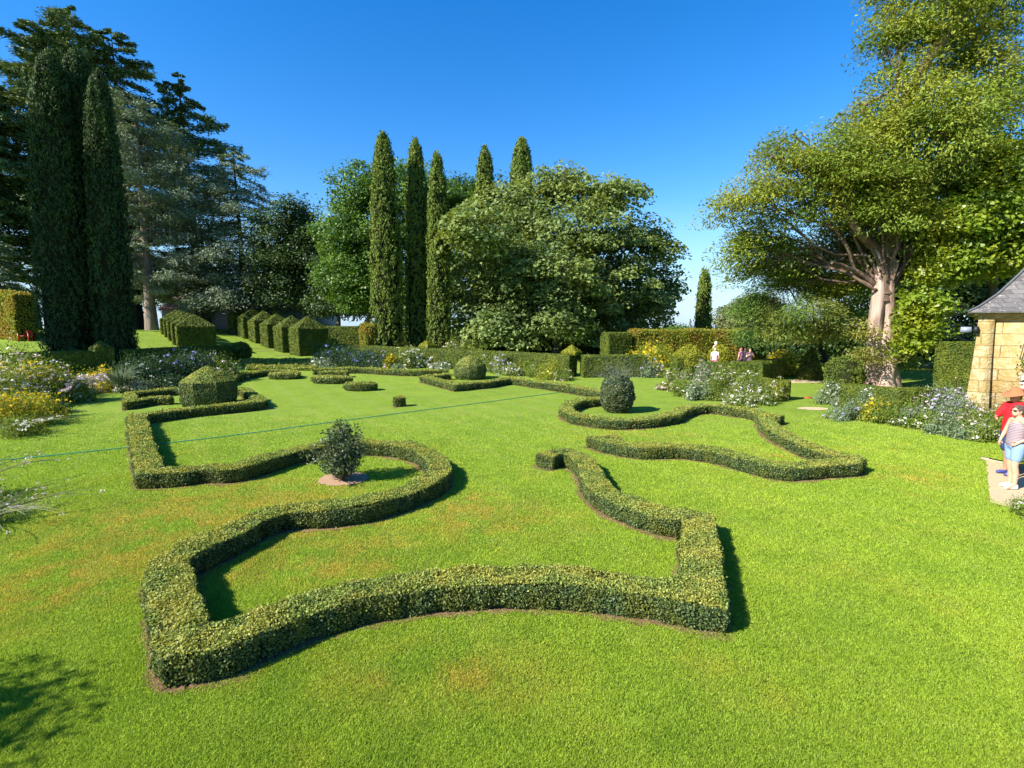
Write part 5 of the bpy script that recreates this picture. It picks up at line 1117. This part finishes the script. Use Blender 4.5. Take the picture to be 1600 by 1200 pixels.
m_, hd, s_, J_ = person('man in red T-shirt, brown sun hat and navy shorts standing behind the woman', (man_p[0]+.26, man_p[1]+.25, .012), math.pi+.10, 1.78,
    {'L': ((-.02, .27, 1.12), (.12, .22, .92)), 'R': ((.10, -.25, 1.14), (.26, -.12, 1.16))}, dict(top=red, bottom=navy, sleeve=.75, leg=.85, shoe=blu), brn, SKIN2, heavy=1.12)
h = MB(); cy = np.array(hd(-.01, 0, .055))*s_
an = np.linspace(0, 2*np.pi, 28, endpoint=False); prof = [(.21, -.045), (.16, .0), (.112, .012), (.108, .06), (.095, .095), (.05, .115), (.002, .118)]
G = np.array([[(cy[0]+r*math.cos(a)*1.08, cy[1]+r*math.sin(a), cy[2]+z-(.03*math.cos(2*a) if r > .15 else 0)) for a in an] for r, z in prof]); h.grid(G[::-1], 0, True)
G2 = G[:3].copy(); G2[..., 2] -= .006; h.grid(G2, 0, True)
o = h.build('sun_hat', plain('hat_brown', (.36, .14, .06), .85, .15, .15, 30)); o.parent = m_
# distant visitors
wt = plain('white_top', (.80, .80, .80), .8); pk = plain('pink_cloth', (.70, .22, .32), .8); pu = plain('purple_top', (.38, .16, .30), .8); bk = plain('black_cloth', (.03, .025, .03), .8); blond = plain('blond_hair', (.50, .36, .18), .7); tan = plain('beige', (.5, .4, .3), .8)
AR = {'L': ((-.02, .25, 1.12), (.08, .22, .9)), 'R': ((-.02, -.25, 1.12), (.08, -.22, .9))}
AU = {'L': ((.08, .24, 1.16), (.26, .08, 1.35)), 'R': ((.08, -.24, 1.16), (.26, -.08, 1.35))}
def pp(px, D): x = W(px, 540, D)[0]; return (x, D, float(T(x, D)))
person('distant woman in a white top and pink skirt, seen from behind near the beech hedge', pp(1118, 31.8), R(80), 1.66, AR, dict(top=wt, bottom=pk, sleeve=.4, leg=.8, shoe=wht, bname='skirt'), blond, SKIN, detail=False)
person('distant person in a white cap standing just behind the woman in the pink skirt', pp(1118.5, 36.5), R(-60), 1.84, AR, dict(top=tan, bottom=bk, sleeve=.4, leg=1.9, shoe=bk, bname='trousers'), plain('white_cap', (.85, .85, .85), .7), SKIN, detail=False)
person('distant woman in a purple top, left one of the group by the golden domes', pp(1158.5, 32.5), R(120), 1.62, AR, dict(top=pu, bottom=bk, sleeve=.3, leg=.7, shoe=wht), plain('auburn_hair', (.30, .10, .05), .6), SKIN, detail=False)
person('distant person in black, middle one of the group by the golden domes', pp(1165, 33.6), R(60), 1.55, AR, dict(top=bk, bottom=bk, sleeve=.5, leg=1.9, shoe=bk, bname='trousers'), brn, SKIN2, detail=False)
person('distant person in a dark patterned top holding something up, right one of the group', pp(1172.5, 32.3), R(-100), 1.58, AU, dict(top=plain('plum_top', (.12, .07, .10), .8), bottom=bk, sleeve=.3, leg=1.9, shoe=bk, bname='trousers'), plain('ash_hair', (.28, .20, .14), .6), SKIN, detail=False)
# ---- water spray in front of the hedge right of centre
n = 2600; cx = W(965, 575, 29.5); q = np.array([cx[0], 29.5, 0.])+rng.normal(size=(n, 3))*np.array([.75, .5, .0]); q[:, 2] = np.abs(rng.normal(size=n))*.55+.1
mb = MB(); mb.leaves(q, rng.normal(size=q.shape), .018, .5)
def drops(nt): out(nt, princ(nt, (.85, .88, .92), .1, .6))
tag(mb.build('water_spray', mat('water_drop', drops)), 'fine mist of sprinkler drops in front of the dark hedge', 'water', kind='stuff')
print('TOTAL polys', sum(len(o.data.polygons) for o in COL.objects if o.type == 'MESH'))
